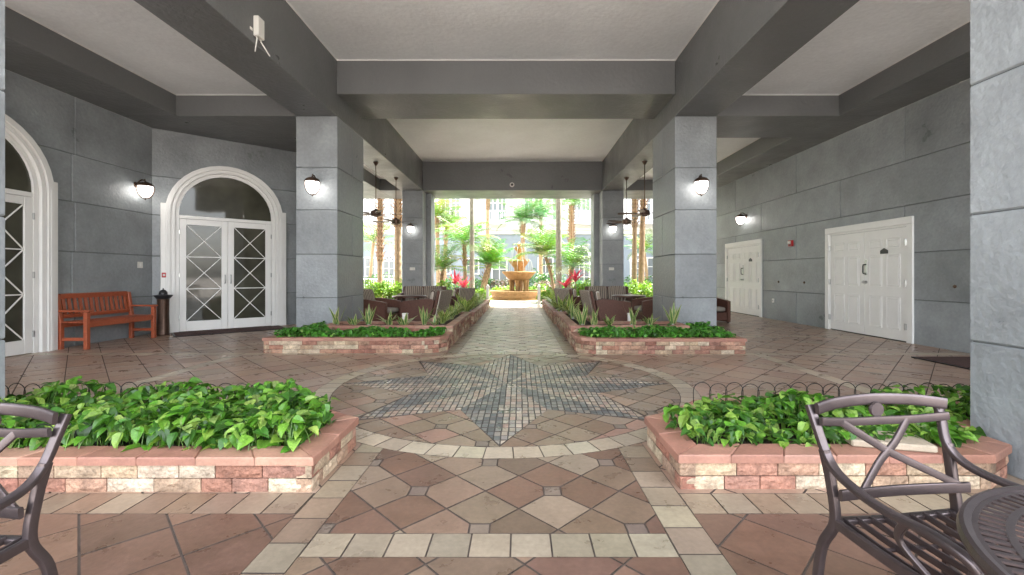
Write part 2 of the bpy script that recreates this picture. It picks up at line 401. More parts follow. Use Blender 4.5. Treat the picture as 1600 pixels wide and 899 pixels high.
# courtyard path
g = MB(); y = YE+.005
while y < 28:
    x = -1.6
    while x < 1.3:
        g.box(x+.003, x+.297, y+.003, y+.297, -.02, .004+R.uniform(0,.001), vary((.60,.57,.52), .06)); x += .3
    y += .3
tag(g.build('path', M['paver']), kind='structure')

# ------------------------------------------------------------------ building shell
B, BH, CC, CS = 4.2, 4.6, 5.24, 4.6      # soffit, raised soffit, centre ceiling, side ceiling
XLi, XLo, XRi, XRo = -3.44, -4.22, 2.93, 3.72
WL, WR = -7.5, 6.87
YS = -.1  # unseen roof edge, moved back to hold off sky light from behind
def structbox(name, label, cat, boxes, m, chamfer=.006):
    g = MB()
    for b in boxes: g.cbox(*b, chamfer)
    return tag(g.build(name, m), label, cat)
def sc_col():
    k = R.uniform(.90, 1.09); return (.255*k, .272*k, .280*k)
def column(x0, x1, y0, y1, label, group='grey stucco columns', ztop=B, steps=None, joints=(.77,1.59,2.43,3.23)):
    root = thing('column', label, 'column', ((x0+x1)/2, (y0+y1)/2, 0), 0, group)
    w, d = (x1-x0)/2, (y1-y0)/2; core = MB(); core.box(-w+.014, w-.014, -d+.014, d-.014, 0, ztop-.002); core.build('core', M['stucco_joint'], root)
    g = MB(); zs = [0]+list(joints)+[ztop]
    for i in range(len(zs)-1):
        a, b = zs[i]+.004, zs[i+1]-.004
        if i == len(zs)-2: b = ztop-.001
        if i == 0: a = 0
        if i % 2 == 0 and d > .5:
            g.cbox(-w, w, -d, .05-.005, a, b, .009, sc_col()); g.cbox(-w, w, .05+.005, d, a, b, .009, sc_col())
        else: g.cbox(-w, w, -d, d, a, b, .009, sc_col())
    g.build('stucco_blocks', M['stucco'], root)
    return root
c1 = column(XLo, XLi, 8.33, 9.73, 'broad grey stucco column rising from the left ivy planter, with a lit wall lamp')
c2 = column(XRi, XRo, 8.33, 9.73, 'broad grey stucco column rising from the right ivy planter, with a lit wall lamp')
column(XLo, XLi, 1.55, 2.96, 'grey column cut by the left picture edge behind the metal chair')
column(XRi, XRo, 1.45, 2.88, 'massive grey column at the right picture edge beside the metal table')
def pier(xa, xb, y0, y1, x2, label):
    r = column(min(xa, xb), max(xa, xb), y0, y0+.62, label)
    g = MB(); lo, hi = sorted((xa if abs(xa) > abs(xb) else xb, x2)); g.cbox(lo-r.location.x, hi-r.location.x, .311, y1-r.location.y, 0, B-.001, .009, sc_col())
    g.build('return_pier', M['stucco'], r); return r
pier(XLo+.05, XLi, 15.66, 16.95, -3.26, 'grey column at the left side of the courtyard opening')
pier(XRi, XRo-.03, 15.66, 16.95, 2.73, 'grey column at the right side of the courtyard opening')

beam = M['stucco_beam']
structbox('beam', 'long dark grey beam running over the left row of columns', 'beam', [(XLo, XLi, YS, 17.4, B, CC+.1)], beam)
structbox('beam', 'long dark grey beam running over the right row of columns', 'beam', [(XRi, XRo, YS, 17.4, B, CC+.1)], beam)
structbox('beam', 'wide grey crossbeam between the two front columns', 'beam', [(XLi+.003, XRi-.003, 8.30, 9.62, BH, CC+.1)], beam)
structbox('beam', 'far crossbeam above the courtyard opening with a small camera', 'beam', [(XLi+.003, XRi-.003, 15.66, 17.4, B+.002, CC+.1)], beam)
structbox('beam', 'dark crossbeam from left column to the left wall', 'beam', [(WL, XLo-.003, 8.33, 9.66, B, CS+.1), (WL, -4.96, 9.663, 17.4, B, CS+.1), (-4.957, XLo-.003, 15.66, 17.4, B, CS+.1)], beam)
structbox('beam', 'dark crossbeam from right column to the right wall', 'beam', [(XRo+.003, WR, 8.33, 9.66, B, CS+.1)], beam)
structbox('beam', 'dark beam along the top of the right door wall', 'beam', [(6.02, WR, YS, 8.327, B, CS+.1), (5.96, WR, 9.663, 15.657, B, CS+.1)], beam)
structbox('beam', 'far crossbeam over the right side bay', 'beam', [(XRo+.003, WR, 15.66, 17.4, B, CS+.1)], beam)
structbox('beam', 'dark beam along the top of the left wall', 'beam', [(WL, -6.48, YS, 8.327, B, CS+.1)], beam)
# ceilings
g = MB(); g.box(XLi, XRi, YS, 8.4, CC, CC+.09); g.box(XLi, XRi, 9.5, 15.8, CC, CC+.09)
g.box(-6.5, XLo, YS, 8.4, CS, CS+.09); g.box(XRo, 6.04, YS, 8.4, CS, CS+.09); g.box(XRo, 6.04, 9.6, 15.7, CS, CS+.09); g.box(-4.98, XLo, 9.6, 15.7, CS, CS+.09)
tag(g.build('ceiling', M['ceiling']), 'pale stucco ceiling panels set between the beams', kind='structure')
g = MB(); e = .012
def trim(x0, x1, y0, y1, z):
    g.box(x0+.001, x1-.001, y1-e, y1-.001, z-e, z-.001); g.box(x0+.001, x0+e, y0, y1-e, z-e, z-.001); g.box(x1-e, x1-.001, y0, y1-e, z-e, z-.001)
trim(XLi, XRi, YS, 8.30, CC); trim(XLi, XRi, 9.63, 15.66, CC); trim(-6.48, XLo, YS, 8.33, CS); trim(XRo, 6.02, YS, 8.33, CS); trim(XRo, 5.96, 9.67, 15.66, CS)
tag(g.build('ceiling_trim', M['white_line']), 'thin white bead round the ceiling panels', kind='structure')
g = MB(); g.box(-14, 13, YS, 17.4, CC+.1, 9.5); g.box(WL-6, XLo, YS, 17.38, CS+.1, CC+.1); g.box(XRo, 13, YS, 17.38, CS+.1, CC+.1)  # unseen mass over the ceilings, height chosen for the shade it casts
tag(g.build('upper_shade_mass', M['facade_white']), 'unseen pale upper mass of the building, sized for its shade', 'building')

def panel_wall(name, label, a, b, h, courses, joints, normal_left=True, thick=.25):
    """wall from a to b (xy); panels on the left-hand side of a->b when normal_left"""
    a = Vector(a); b = Vector(b); L = (b-a).length; u = (b-a)/L; n = Vector((-u.y, u.x)) * (1 if normal_left else -1)
    root = thing(name, label, 'wall', (a.x, a.y, 0), 0)
    Mx = Matrix(((u.x, n.x, 0, 0), (u.y, n.y, 0, 0), (0, 0, 1, 0), (0, 0, 0, 1)))
    g = MB(); g.box(0, L, -thick, 0, 0, h, M=Mx); g.build('backing', M['stucco_joint'], root, fix=True)
    g = MB(); zs = [0]+courses+[h]
    for i in range(len(zs)-1):
        js = [0]+[j for j in joints[i % 2] if 0 < j < L]+[L]
        for k in range(len(js)-1):
            a0 = js[k]+(.005 if k else 0); b0 = js[k+1]-(.005 if k < len(js)-2 else 0)
            g.cbox(a0, b0, -.02, .014, zs[i]+(.005 if i else 0), zs[i+1]-(.005 if i < len(zs)-2 else .001), .008, sc_col(), Mx)
    g.build('stucco_panels', M['stucco'], root, fix=True)
    return root
CO = [.77, 1.59, 2.43, 3.23]
ev = [7.87+3.08*k+1.2 for k in range(-3, 4)]; od = [9.44+3.1*k+1.2 for k in range(-4, 4)]
panel_wall('wall', 'long grey panelled wall with two white double doors', (WR, -1.2), (WR, 17.4), B, CO, [ev, od], True)
panel_wall('wall', 'grey wall behind the red bench and left arched doorway', (WL, -1.2), (WL, 9.0), B, CO, [[1.6, 4.6, 8.63], [3.0, 6.0, 8.63-.05]], False)
panel_wall('wall', 'angled grey wall holding the white arched double door', (WL, 9.0), (-4.96, 11.22), B, CO, [[10], [10]], False)
panel_wall('wall', 'grey wall hidden behind the left front column', (-4.96, 11.22), (-7.5, 13.2), B, CO, [[2], [1]], False)

# ------------------------------------------------------------------ planters
STONE = [(.44,.32,.21), (.50,.39,.27), (.34,.17,.115), (.27,.125,.085), (.40,.235,.16), (.30,.155,.11), (.52,.42,.30), (.36,.24,.16)]
CAPC = [(.36,.185,.130), (.32,.155,.11), (.40,.22,.155)]
def inset(poly, d):
    return shrink(poly, d)
def stone(g, ax, ay, ux, uy, nx, ny, L, z0, z1, depth, col, rough):
    """brick with rough face; (ax,ay) start, u along, n outward"""
    nu = max(2, int(L/.045)); nz = 3; vs = []; fs = []; sd_ = R.random()*100
    for j in range(nz+1):
        for i in range(nu+1):
            edge = i in (0, nu) or j in (0, nz)
            o = (-.006 if edge else 0)+(0 if edge else rough*mnoise.noise((i*.7+sd_, j*.9, sd_)))
            s_ = min(max(i/nu*L, .003), L-.003); z = z0+.003+(z1-z0-.006)*j/nz
            vs.append((ax+ux*s_+nx*o, ay+uy*s_+ny*o, z))
    for j in range(nz):
        for i in range(nu): a = j*(nu+1)+i; fs.append((a, a+1, a+nu+2, a+nu+1))
    g.raw(vs, fs, col)
    # top / bottom / ends
    def p(s_, o, z): return (ax+ux*s_+nx*o, ay+uy*s_+ny*o, z)
    a0, b0, zb, zt = .003, L-.003, z0+.003, z1-.003
    g.raw([p(a0,-.006,zb),p(b0,-.006,zb),p(b0,-depth,zb),p(a0,-depth,zb),p(a0,-.006,zt),p(b0,-.006,zt),p(b0,-depth,zt),p(a0,-depth,zt)],
          [(0,3,2,1),(4,5,6,7),(0,4,7,3),(1,2,6,5)], col)
def planter(label, outline, h, courses, capw=.17, capt=.045, soil=.06, group='sandstone planters'):
    if area(outline) < 0: outline = outline[::-1]
    cx = sum(p[0] for p in outline)/len(outline); cy = sum(p[1] for p in outline)/len(outline)
    P = [(x-cx, y-cy) for x, y in outline]; n = len(P)
    root = thing('planter', label, 'planter', (cx, cy, 0), 0, group)
    inn = inset(P, capw); cor = inset(P, .03); cori = inset(P, capw-.03)
    g = MB()
    for i in range(n):
        j = (i+1) % n; g.raw([(*cor[i],0),(*cor[j],0),(*cor[j],h-capt),(*cor[i],h-capt),(*cori[i],0),(*cori[j],0),(*cori[j],h-capt),(*cori[i],h-capt)], [(0,1,2,3),(7,6,5,4)])
    g.build('mortar_bed', M['mortar'], root)
    g = MB(); ch = (h-capt)/courses; run = 0
    ins = inset(P, .012)
    for i in range(n):
        j = (i+1) % n; a = Vector(ins[i]); b = Vector(ins[j]); L = (b-a).length
        if L < .02: continue
        u = (b-a)/L; nn = Vector((u.y, -u.x))
        for c in range(courses):
            s_ = -R.uniform(0, .2)
            while s_ < L-.001:
                l = R.choice((.17,.2,.23,.26)); e0, e1 = max(0, s_), min(L, s_+l)
                if e1-e0 > .012: stone(g, a.x+u.x*e0, a.y+u.y*e0, u.x, u.y, nn.x, nn.y, e1-e0, c*ch, (c+1)*ch, .09, vary(R.choice(STONE), .14), .012)
                s_ += l
    g.build('stone_courses', M['brickstone'], root)
    g = MB()
    for i in range(n):
        j = (i+1) % n; L = (Vector(P[j])-Vector(P[i])).length; k = max(1, round(L/.31))
        for q in range(k):
            f0, f1 = q/k, (q+1)/k; gp = .0015/max(L, .05)
            A = Vector(P[i]).lerp(Vector(P[j]), f0+gp); Bq = Vector(P[i]).lerp(Vector(P[j]), f1-gp); C = Vector(inn[i]).lerp(Vector(inn[j]), f1-gp); D = Vector(inn[i]).lerp(Vector(inn[j]), f0+gp)
            dz = R.uniform(-.001, .001); col = vary(R.choice(CAPC), .1)
            ctr = (A+Bq+C+D)/4; top = [p+(ctr-p).normalized()*.008 for p in (A,Bq,C,D)]
            z0, z1 = h-capt, h+dz
            vs = [(*p, z0) for p in (A,Bq,C,D)]+[(*p, z1-.007) for p in (A,Bq,C,D)]+[(*p, z1) for p in top]
            fs = [(3,2,1,0),(8,9,10,11)]+[(a_, (a_+1) % 4, 4+(a_+1) % 4, 4+a_) for a_ in range(4)]+[(4+a_, 4+(a_+1) % 4, 8+(a_+1) % 4, 8+a_) for a_ in range(4)]
            g.raw(vs, fs, col)
    g.build('cap_stones', M['capstone'], root)
    g = MB(); so = inset(P, capw-.01); g.face([(*p, h-soil) for p in so]); g.build('soil', M['soil'], root)
    return root
def arcpts(sgn, a0, a1, n=6, r=R1+.03):
    return [(CX+sgn*r*sin(a0+(a1-a0)*i/n), CY-r*cos(a0+(a1-a0)*i/n)) for i in range(n+1)]
rr = R1+.03
aR0 = math.asin((.88-CX)/rr); aR1 = math.acos((CY-3.55)/rr)
near_R = [(2.64, 2.45), (2.90, 2.60), (2.90, 2.91), (3.70, 2.91), (3.70, 3.55)] + arcpts(1, aR0, aR1)[::-1] + [(.88, 2.45)]
aL0 = math.asin((CX+1.13)/rr)
near_L = [(-3.40, 2.42), (-3.40, 2.99), (-4.20, 2.99), (-4.20, 3.55)] + arcpts(-1, aL0, aR1)[::-1] + [(-1.13, 2.42)]
near_R = near_R[::-1] if area(near_R) < 0 else near_R
near_L = near_L[::-1] if area(near_L) < 0 else near_L
planter('low sandstone planter of glossy green vines at the left front', near_L, .20, 2)
planter('low sandstone planter of green vines at the right front, loose paver on its rim', near_R, .20, 2)
t1R = [(.86,7.5),(.86,6.98),(.95,6.78),(1.15,6.66),(3.43,6.66),(3.43,8.3),(2.92,8.3),(2.92,7.5)]
t2R = [(.86,10.4),(.86,7.52),(2.9,7.52),(2.9,8.3),(1.5,8.3),(1.5,10.4)]
t3R = [(.82,16.3),(.82,10.75),(1.5,10.75),(1.5,16.3)]
t1L = [(-1.13,7.5),(-1.13,7.02),(-1.24,6.83),(-1.45,6.73),(-3.93,6.73),(-3.93,8.3),(-3.43,8.3),(-3.43,7.5)]
t2L = [(-1.13,10.4),(-1.13,7.52),(-3.41,7.52),(-3.41,8.3),(-1.78,8.3),(-1.78,10.4)]
t3L = [(-1.09,16.3),(-1.09,10.75),(-1.78,10.75),(-1.78,16.3)]
planter('lower ivy planter with rounded corner in front of the right column', t1R, .24, 3, capw=.14)
planter('raised planter of striped plants along the right side of the walk', t2R, .335, 4, capw=.15, soil=.05)
planter('farthest right walkway planter beside the courtyard opening', t3R, .30, 4, capw=.13)
planter('lower ivy planter with rounded corner in front of the left column', t1L, .24, 3, capw=.14)
planter('raised planter of striped plants along the left side of the walk', t2L, .335, 4, capw=.15, soil=.05)
planter('farthest left walkway planter beside the courtyard opening', t3L, .30, 4, capw=.13)

# ------------------------------------------------------------------ vine foliage
def leaf_mesh(g, pos, yaw, tilt, L, col, roll=0, wide=.36):
    # leaf lies along local +x, normal +z, folded on its midrib, tip drooping
    st = [(0,0,.0), (.10,.72,.012), (.32,1.0,.03), (.6,.72,.018), (.82,.34,-.03), (1,0,-.09)]
    Mx = Matrix.Translation(pos) @ Matrix.Rotation(yaw, 4, 'Z') @ Matrix.Rotation(tilt, 4, 'Y') @ Matrix.Rotation(roll, 4, 'X')
    mid = [(x*L, 0, z*L) for x, w, z in st]; lf = [(x*L-(.06*L if i == 1 else 0), w*wide*L, z*L+w*.13*L) for i, (x, w, z) in enumerate(st[1:-1])]
    rt = [(x, -y, z) for x, y, z in lf]
    vs = mid+lf+rt; n = 6
    fs = []
    for base, flip in ((6, False), (10, True)):
        ch = [0, base, base+1, base+2, base+3, 5]
        for i in range(5):
            f = [i, i+1, ch[i+1], ch[i]] if i not in (0, 4) else ([0, 1, ch[1]] if i == 0 else [4, 5, ch[4]])
            fs.append(tuple(reversed(f)) if not flip else tuple(f))
    g.raw(vs, fs, col, Mx)
def inside(p, poly):
    x, y = p; c = False; n = len(poly)
    for i in range(n):
        a, b = poly[i], poly[(i+1) % n]
        if (a[1] > y) != (b[1] > y) and x < (b[0]-a[0])*(y-a[1])/(b[1]-a[1])+a[0]: c = not c
    return c
GREENS = [(.065,.18,.018), (.09,.24,.022), (.035,.11,.012), (.14,.29,.035), (.085,.22,.018), (.05,.15,.02), (.03,.085,.012), (.20,.33,.05)]
def foliage(name, label, poly, zbase, hmax, count, L, seed, greens=GREENS, thin=None, pale=.12):
    rr_ = random.Random(seed); g = MB(); x0, x1, y0, y1 = bb(poly); k = 0; cx, cy = (x0+x1)/2, (y0+y1)/2
    while k < count:
        x, y = rr_.uniform(x0, x1), rr_.uniform(y0, y1)
        if not inside((x, y), poly): continue
        if thin and rr_.random() < thin(x, y): k += 1; continue
        nz = mnoise.noise((x*3.1+seed, y*3.1, seed*.7)); top = hmax*(.72+.5*nz)
        hz = zbase+max(.03, top*(1-rr_.random()**2*.75))
        yaw = rr_.uniform(0, 2*pi) if rr_.random() < .45 else rr_.gauss(-pi/2, .9)
        tilt = rr_.gauss(.45, .4); c = rr_.choice(greens); s = rr_.uniform(.75, 1.3); c = tuple(v*s for v in c)
        if rr_.random() < pale: c = (c[0]*1.0+.16, c[1]+.17, c[2]+.06)
        leaf_mesh(g, (x, y, hz), yaw, tilt, L*rr_.uniform(.65, 1.2), c, rr_.gauss(0, .35)); k += 1
        if k % 3 == 0:
            a = rr_.uniform(0, 2*pi); b = .05
            g.tube([(x-cos(a)*b, y-sin(a)*b, zbase), (x-cos(a)*b*.5, y-sin(a)*b*.5, (zbase+hz)/2+.02), (x, y, hz)], .0022, 3, (.16,.28,.06), caps=False)
    tag(g.build(name, M['leaf'], smooth=False), label, kind='stuff')
bedR = inset(near_R, .13); bedL = inset(near_L, .13)
foliage('vine_foliage', 'bright heart-leaved vines filling the left front planter', bedL, .14, .28, 2900, .09, 3, thin=lambda x, y: .45 if x < -2.35 and y > 3.0 else 0)
foliage('vine_foliage', 'heart-leaved vines in the right front planter with soil showing', bedR, .14, .23, 1900, .086, 5, thin=lambda x, y: .55 if y < 2.78 and x < 2.0 else .1)
IVY = [(.08,.26,.03), (.10,.32,.04), (.06,.19,.025), (.045,.14,.02)]
foliage('ivy_foliage', 'dense dark green ivy in front of the right column', inset(t1R, .12), .18, .20, 1900, .085, 8, IVY, pale=.05)
foliage('ivy_foliage', 'dense dark green ivy in front of the left column', inset(t1L, .12), .18, .20, 2100, .085, 9, IVY, pale=.05)

# hoop edging
def hoops(label, pts, z, w=.125, h=.16):
    root_p = pts[0]; g = MB(); a = Vector(pts[0]); 
    for i in range(len(pts)-1):
        a = Vector(pts[i]); b = Vector(pts[i+1]); L = (b-a).length; u = (b-a)/L; n = int(L/w)
        for k in range(n):
            s0 = a+u*(k*w); ph = []
            hh = h+R.uniform(-.008, .008)
            ph.append((s0.x, s0.y, z-.05)); ph.append((s0.x, s0.y, z+hh-w/2))
            for q in range(1, 9):
                t = pi*q/8; s1 = s0+u*(w/2*(1-cos(t))*1.08); ph.append((s1.x, s1.y, z+hh-w/2+sin(t)*w/2))
            e = s0+u*w*1.08; ph.append((e.x, e.y, z-.05))
            ph = [(x-root_p[0], y-root_p[1], zz) for x, y, zz in ph]
            g.tube(ph, .0032, 5)
    o = g.build('wire_edging', M['iron'], smooth=True); o.location = (root_p[0], root_p[1], 0)
    tag(o, label, 'edging', 'wire hoop edging')
hoops('row of black wire hoops along the back of the right front planter', [(1.35, 3.43), (3.62, 3.43)], .16, h=.20)
hoops('row of black wire hoops along the back of the left front planter', [(-4.1, 3.43), (-1.65, 3.43)], .16, h=.20)
hoops('wire hoops hidden among leaves at the front rim of the left planter', [(-2.9, 2.63), (-1.35, 2.63)], .16, h=.15)
hoops('small wire hoops at the outer end of the right ivy planter', [(2.7, 8.05), (3.3, 8.05), (3.3, 6.85)], .18, h=.16)
hoops('small wire hoops at the outer end of the left ivy planter', [(-3.8, 6.9), (-3.8, 8.2)], .18, h=.12)

# loose paver
g = MB(); g.cbox(-.21, .21, -.11, .11, 0, .04, .008, (.40,.33,.245)); o = g.build('loose_paver', M['capstone']); o.location = (2.16, 2.62, .2025); o.rotation_euler = (0,0,radians(-14))
tag(o, 'loose cream paver lying on the rim of the right front planter', 'paver')

# ------------------------------------------------------------------ wall lamps
def make_sconce():
    r = thing('wall_lamp', '', 'lamp', (0,0,0))
    g = MB(); g.lathe([(0,-.012),(.055,-.012),(.06,0),(.05,.02),(.02,.03),(0,.03)], 20, M=Matrix.Rotation(pi/2, 4, 'X')); g.build('backplate', M['bronze'], r, 'auto', True)
    g = MB(); g.tube([(0,-.01,.0),(0,-.05,.06),(0,-.11,.10),(0,-.17,.085),(0,-.18,.045)], [.014,.014,.013,.013,.02], 8); g.lathe([(0,0),(.014,.006),(.01,.02),(0,.026)], 10, (0,-.17,.095)); g.build('arm', M['bronze'], r, 'auto', True)
    g = MB(); g.lathe([(.0,.055),(.05,.05),(.10,.03),(.132,-.005),(.138,-.03),(.128,-.034),(.0,-.03)], 28, (0,-.18,0)); g.build('cap', M['bronze'], r, 'auto', True)
    g = MB(); g.lathe([(.118,-.036),(.12,-.07),(.112,-.13),(.088,-.19),(.05,-.235),(.0,-.25)], 24, (0,-.18,0)); g.build('glass_shade', M['lamp'], r, True)
    g = MB()
    for k in range(4):
        a = pi/4+k*pi/2
        g.tube([(rr_*cos(a), -.18+rr_*sin(a), z) for rr_, z in ((.134,-.03),(.136,-.08),(.126,-.145),(.098,-.21),(.055,-.255),(.0,-.272))], .009, 5)
    g.lathe([(0,-.30),(.012,-.29),(.016,-.275),(.006,-.262),(0,-.26)], 10, (0,-.18,0)); g.build('cage', M['bronze'], r, True)
    return r
sc = make_sconce(); sc['group'] = 'acorn wall lamps'
sc.location = ((488-812)*8.15/690, 8.33, 2.95); sc['label'] = 'lit acorn wall lamp on the front of the left column'
dup(sc, ((1096-812)*8.15/690, 8.33, 2.95), 0, 'lit acorn wall lamp on the front of the right column')
dup(sc, (WL+.014, 8.62, 2.96), pi/2, 'lit acorn wall lamp on the left wall above the red bench')
dup(sc, (-3.83, 15.66, 2.93), 0, 'small distant lit wall lamp on the left column by the courtyard')
dup(sc, (3.28, 15.66, 2.93), 0, 'small distant lit wall lamp on the right column by the courtyard')
dup(sc, (WR-.014, 13.35, 2.98), -pi/2, 'lit acorn wall lamp on the right wall above the farther white door')

# ------------------------------------------------------------------ arched doors
def arch_outline(r, zc, z0, n=20):
    return [(r, z0)]+[(r*cos(pi*i/n), zc+r*sin(pi*i/n)) for i in range(n+1)]+[(-r, z0)]
def arch_band(g, r0, r1, zc, yb, yf):
    A = arch_outline(r0, zc, 0); Bq = arch_outline(r1, zc, 0)
    for i in range(len(A)-1):
        p = [A[i], A[i+1], Bq[i+1], Bq[i]]
        vs = [(x, yb, z) for x, z in p]+[(x, yf, z) for x, z in p]
        g.raw(vs, [(4,7,6,5),(0,1,5,4),(2,3,7,6)])
def make_arch():
    r = thing('arched_door', '', 'door', (0,0,0)); W_ = M['white']
    g = MB(); zc = 2.5
    arch_band(g, .86, .915, zc, -.014, -.06); arch_band(g, .9155, .935, zc, -.014, -.045); arch_band(g, .9355, .99, zc, -.014, -.105); arch_band(g, .9905, 1.01, zc, -.014, -.085); arch_band(g, 1.0105, 1.095, zc, -.014, -.13)
    for s in (-1, 1):
        a, b = sorted((s*1.051, s*1.165)); g.cbox(a, b, -.115, -.014, 0, 2.68, .008); a, b = sorted((s*1.04, s*1.09)); g.cbox(a, b, -.134, -.014, 0, 2.55, .004)
    g.build('arch_frame', W_, r, fix=True)
    g = MB(); A = arch_outline(.862, zc, 2.45); g.face([(x, -.022, z) for x, z in A][::-1]); g.build('transom_glass', M['glass_dark'], r, fix=False)
    g = MB(); g.cbox(-.86, .86, -.055, -.016, 2.39, 2.46, .006); g.build('transom_bar', W_, r)
    for s in (-1, 1):
        g = MB(); a, b = (0.002, .855) if s > 0 else (-.855, -.002)
        g.cbox(a, a+.115, -.05, -.016, .012, 2.385, .005); g.cbox(b-.115, b, -.05, -.016, .012, 2.385, .005)
        g.cbox(a+.1155, b-.1155, -.049, -.016, 2.265, 2.385, .005); g.cbox(a+.1155, b-.1155, -.049, -.016, .012, .22, .005)
        leaf = g.build('door_leaf', W_, r)
        g = MB(); x0, x1 = a+.115, b-.115; g.face([(x0,-.024,.22),(x1,-.024,.22),(x1,-.024,2.27),(x0,-.024,2.27)]); g.build('glass_pane', M['glass_dark'], leaf)
        g = MB(); zs = [.22, .905, 1.585, 2.268]
        for q in range(3):
            z0, z1 = zs[q], zs[q+1]
            g.bar((x0,-.034-.001*q,z0), (x1,-.034-.001*q,z1), .014, .014, (0,1,0)); g.bar((x0,-.0345-.001*q,z1), (x1,-.0345-.001*q,z0), .014, .014, (0,1,0))
            if q: g.box(x0, x1, -.043, -.026, z0-.009, z0+.009)
        g.build('lattice', W_, leaf)
        g = MB(); xh = .055*s
        g.tube([(xh,-.045,1.02),(xh,-.10,1.02),(xh,-.115,1.04),(xh,-.115,1.18),(xh,-.10,1.2),(xh,-.045,1.2)], .011, 8); g.build('handle', M['steel'], leaf, True)
        g = MB()
        for z in (.3, 1.2, 2.1): g.cbox(s*.858-.012, s*.858+.012, -.07, -.045, z-.05, z+.05, .004)
        g.build('hinge', M['steel'], leaf)
    return r
ad = make_arch(); ad['group'] = 'white arched double doors'
u = Vector((-4.96+7.5, 11.22-9.0)); Lw = u.length; u /= Lw
s_c = (.049+.911)/2*2.70*1.0
n_out = Vector((u.y, -u.x))
pc = Vector((WL, 9.0))+u*1.30
ad.location = (pc.x, pc.y, 0); ad.rotation_euler = (0,0,atan2(u.y, u.x)); ad['label'] = 'white arched glass double door in the angled wall behind the doormat'
dup(ad, (WL, 5.905, 0), pi/2, 'white arched doorway in the left wall, partly cut by the left column')
# small call plate on the frame
def onwall(px, py_, wall='R'):
    pass
def place_box(name, label, cat, loc, rz, w, h, d, m, extra=None):
    r = thing(name, label, cat, loc, rz)
    g = MB(); g.cbox(-w/2, w/2, -d, 0, -h/2, h/2, min(.006, d*.3)); g.build('housing', m, r)
    if extra: extra(r)
    return r
def ex_switch(r):
    g = MB(); g.cbox(-.016, .016, -.016, -.009, -.03, .03, .003); g.build('button', M['white'], r)
place_box('wall_plate', 'small pale switch plate on the left wall above the bench', 'switch', (WL+.015, 8.70, 1.40), pi/2, .12, .12, .012, M['plastic'], ex_switch)
q = pc-u*1.11; aw = atan2(u.y, u.x)
def ex_red(r):
    g = MB(); g.cbox(-.018, .018, -.034, -.023, -.02, .02, .003); g.build('button', M['plastic'], r)
place_box('call_button', 'small red call box on the left jamb of the arched door', 'button', (q.x+n_out.x*.116, q.y+n_out.y*.116, 1.2), aw, .07, .10, .022, M['red'], ex_red)
def ex_strobe(r):
    g = MB(); g.cbox(-.05, .05, -.085, -.05, -.02, .055, .01); g.build('strobe_lens', M['plastic'], r)
    g = MB(); g.cbox(-.04, .04, -.056, -.0505, -.06, -.028, .002); g.build('horn_grille', M['black'], r)
place_box('fire_alarm', 'red fire alarm strobe on the right wall between the white doors', 'alarm', (WR-.014, 11.13, 2.0), -pi/2, .15, .15, .05, M['red'], ex_strobe)
def ex_out(r):
    g = MB(); g.lathe([(0,0),(.018,0),(.016,.02),(0,.022)], 12, (0,0,0), M=Matrix.Translation((0,-.03,0)) @ Matrix.Rotation(pi/2,4,'X')); g.build('socket', M['steel'], r)
place_box('outlet_box', 'small white outlet low on the right wall between the doors', 'outlet', (WR-.014, (6.84*690)/(1208-812), .79-.28+.0), -pi/2, .08, .11, .03, M['plastic'], ex_out)
for y_, lb in ((6.84*690/404, 'dark wall stud nearer the farther white door'), (6.84*690/444, 'dark wall stud nearer the large white door'), (6.84*690/679, 'small grey wall stud between the large white door and the near column')):
    g = MB(); g.lathe([(0,0),(.024,0),(.028,.012),(.02,.022),(0,.024)], 14, M=Matrix.Rotation(pi/2,4,'X')); o = g.build('wall_stud', M['bronze'], smooth='auto', fix=True)
    o.location = (WR-.014, y_, 1.02); o.rotation_euler = (0,0,-pi/2); tag(o, lb, 'fitting', 'wall studs')
for x_, lb in ((-3.80, 'small pale outlet cover on the left far column'), (3.25, 'small pale outlet cover on the right far column')):
    place_box('outlet_cover', lb, 'outlet', (x_, 15.66, 1.42), 0, .18, .10, .04, M['plastic'], ex_switch)['group'] = 'outlet covers on the far columns'

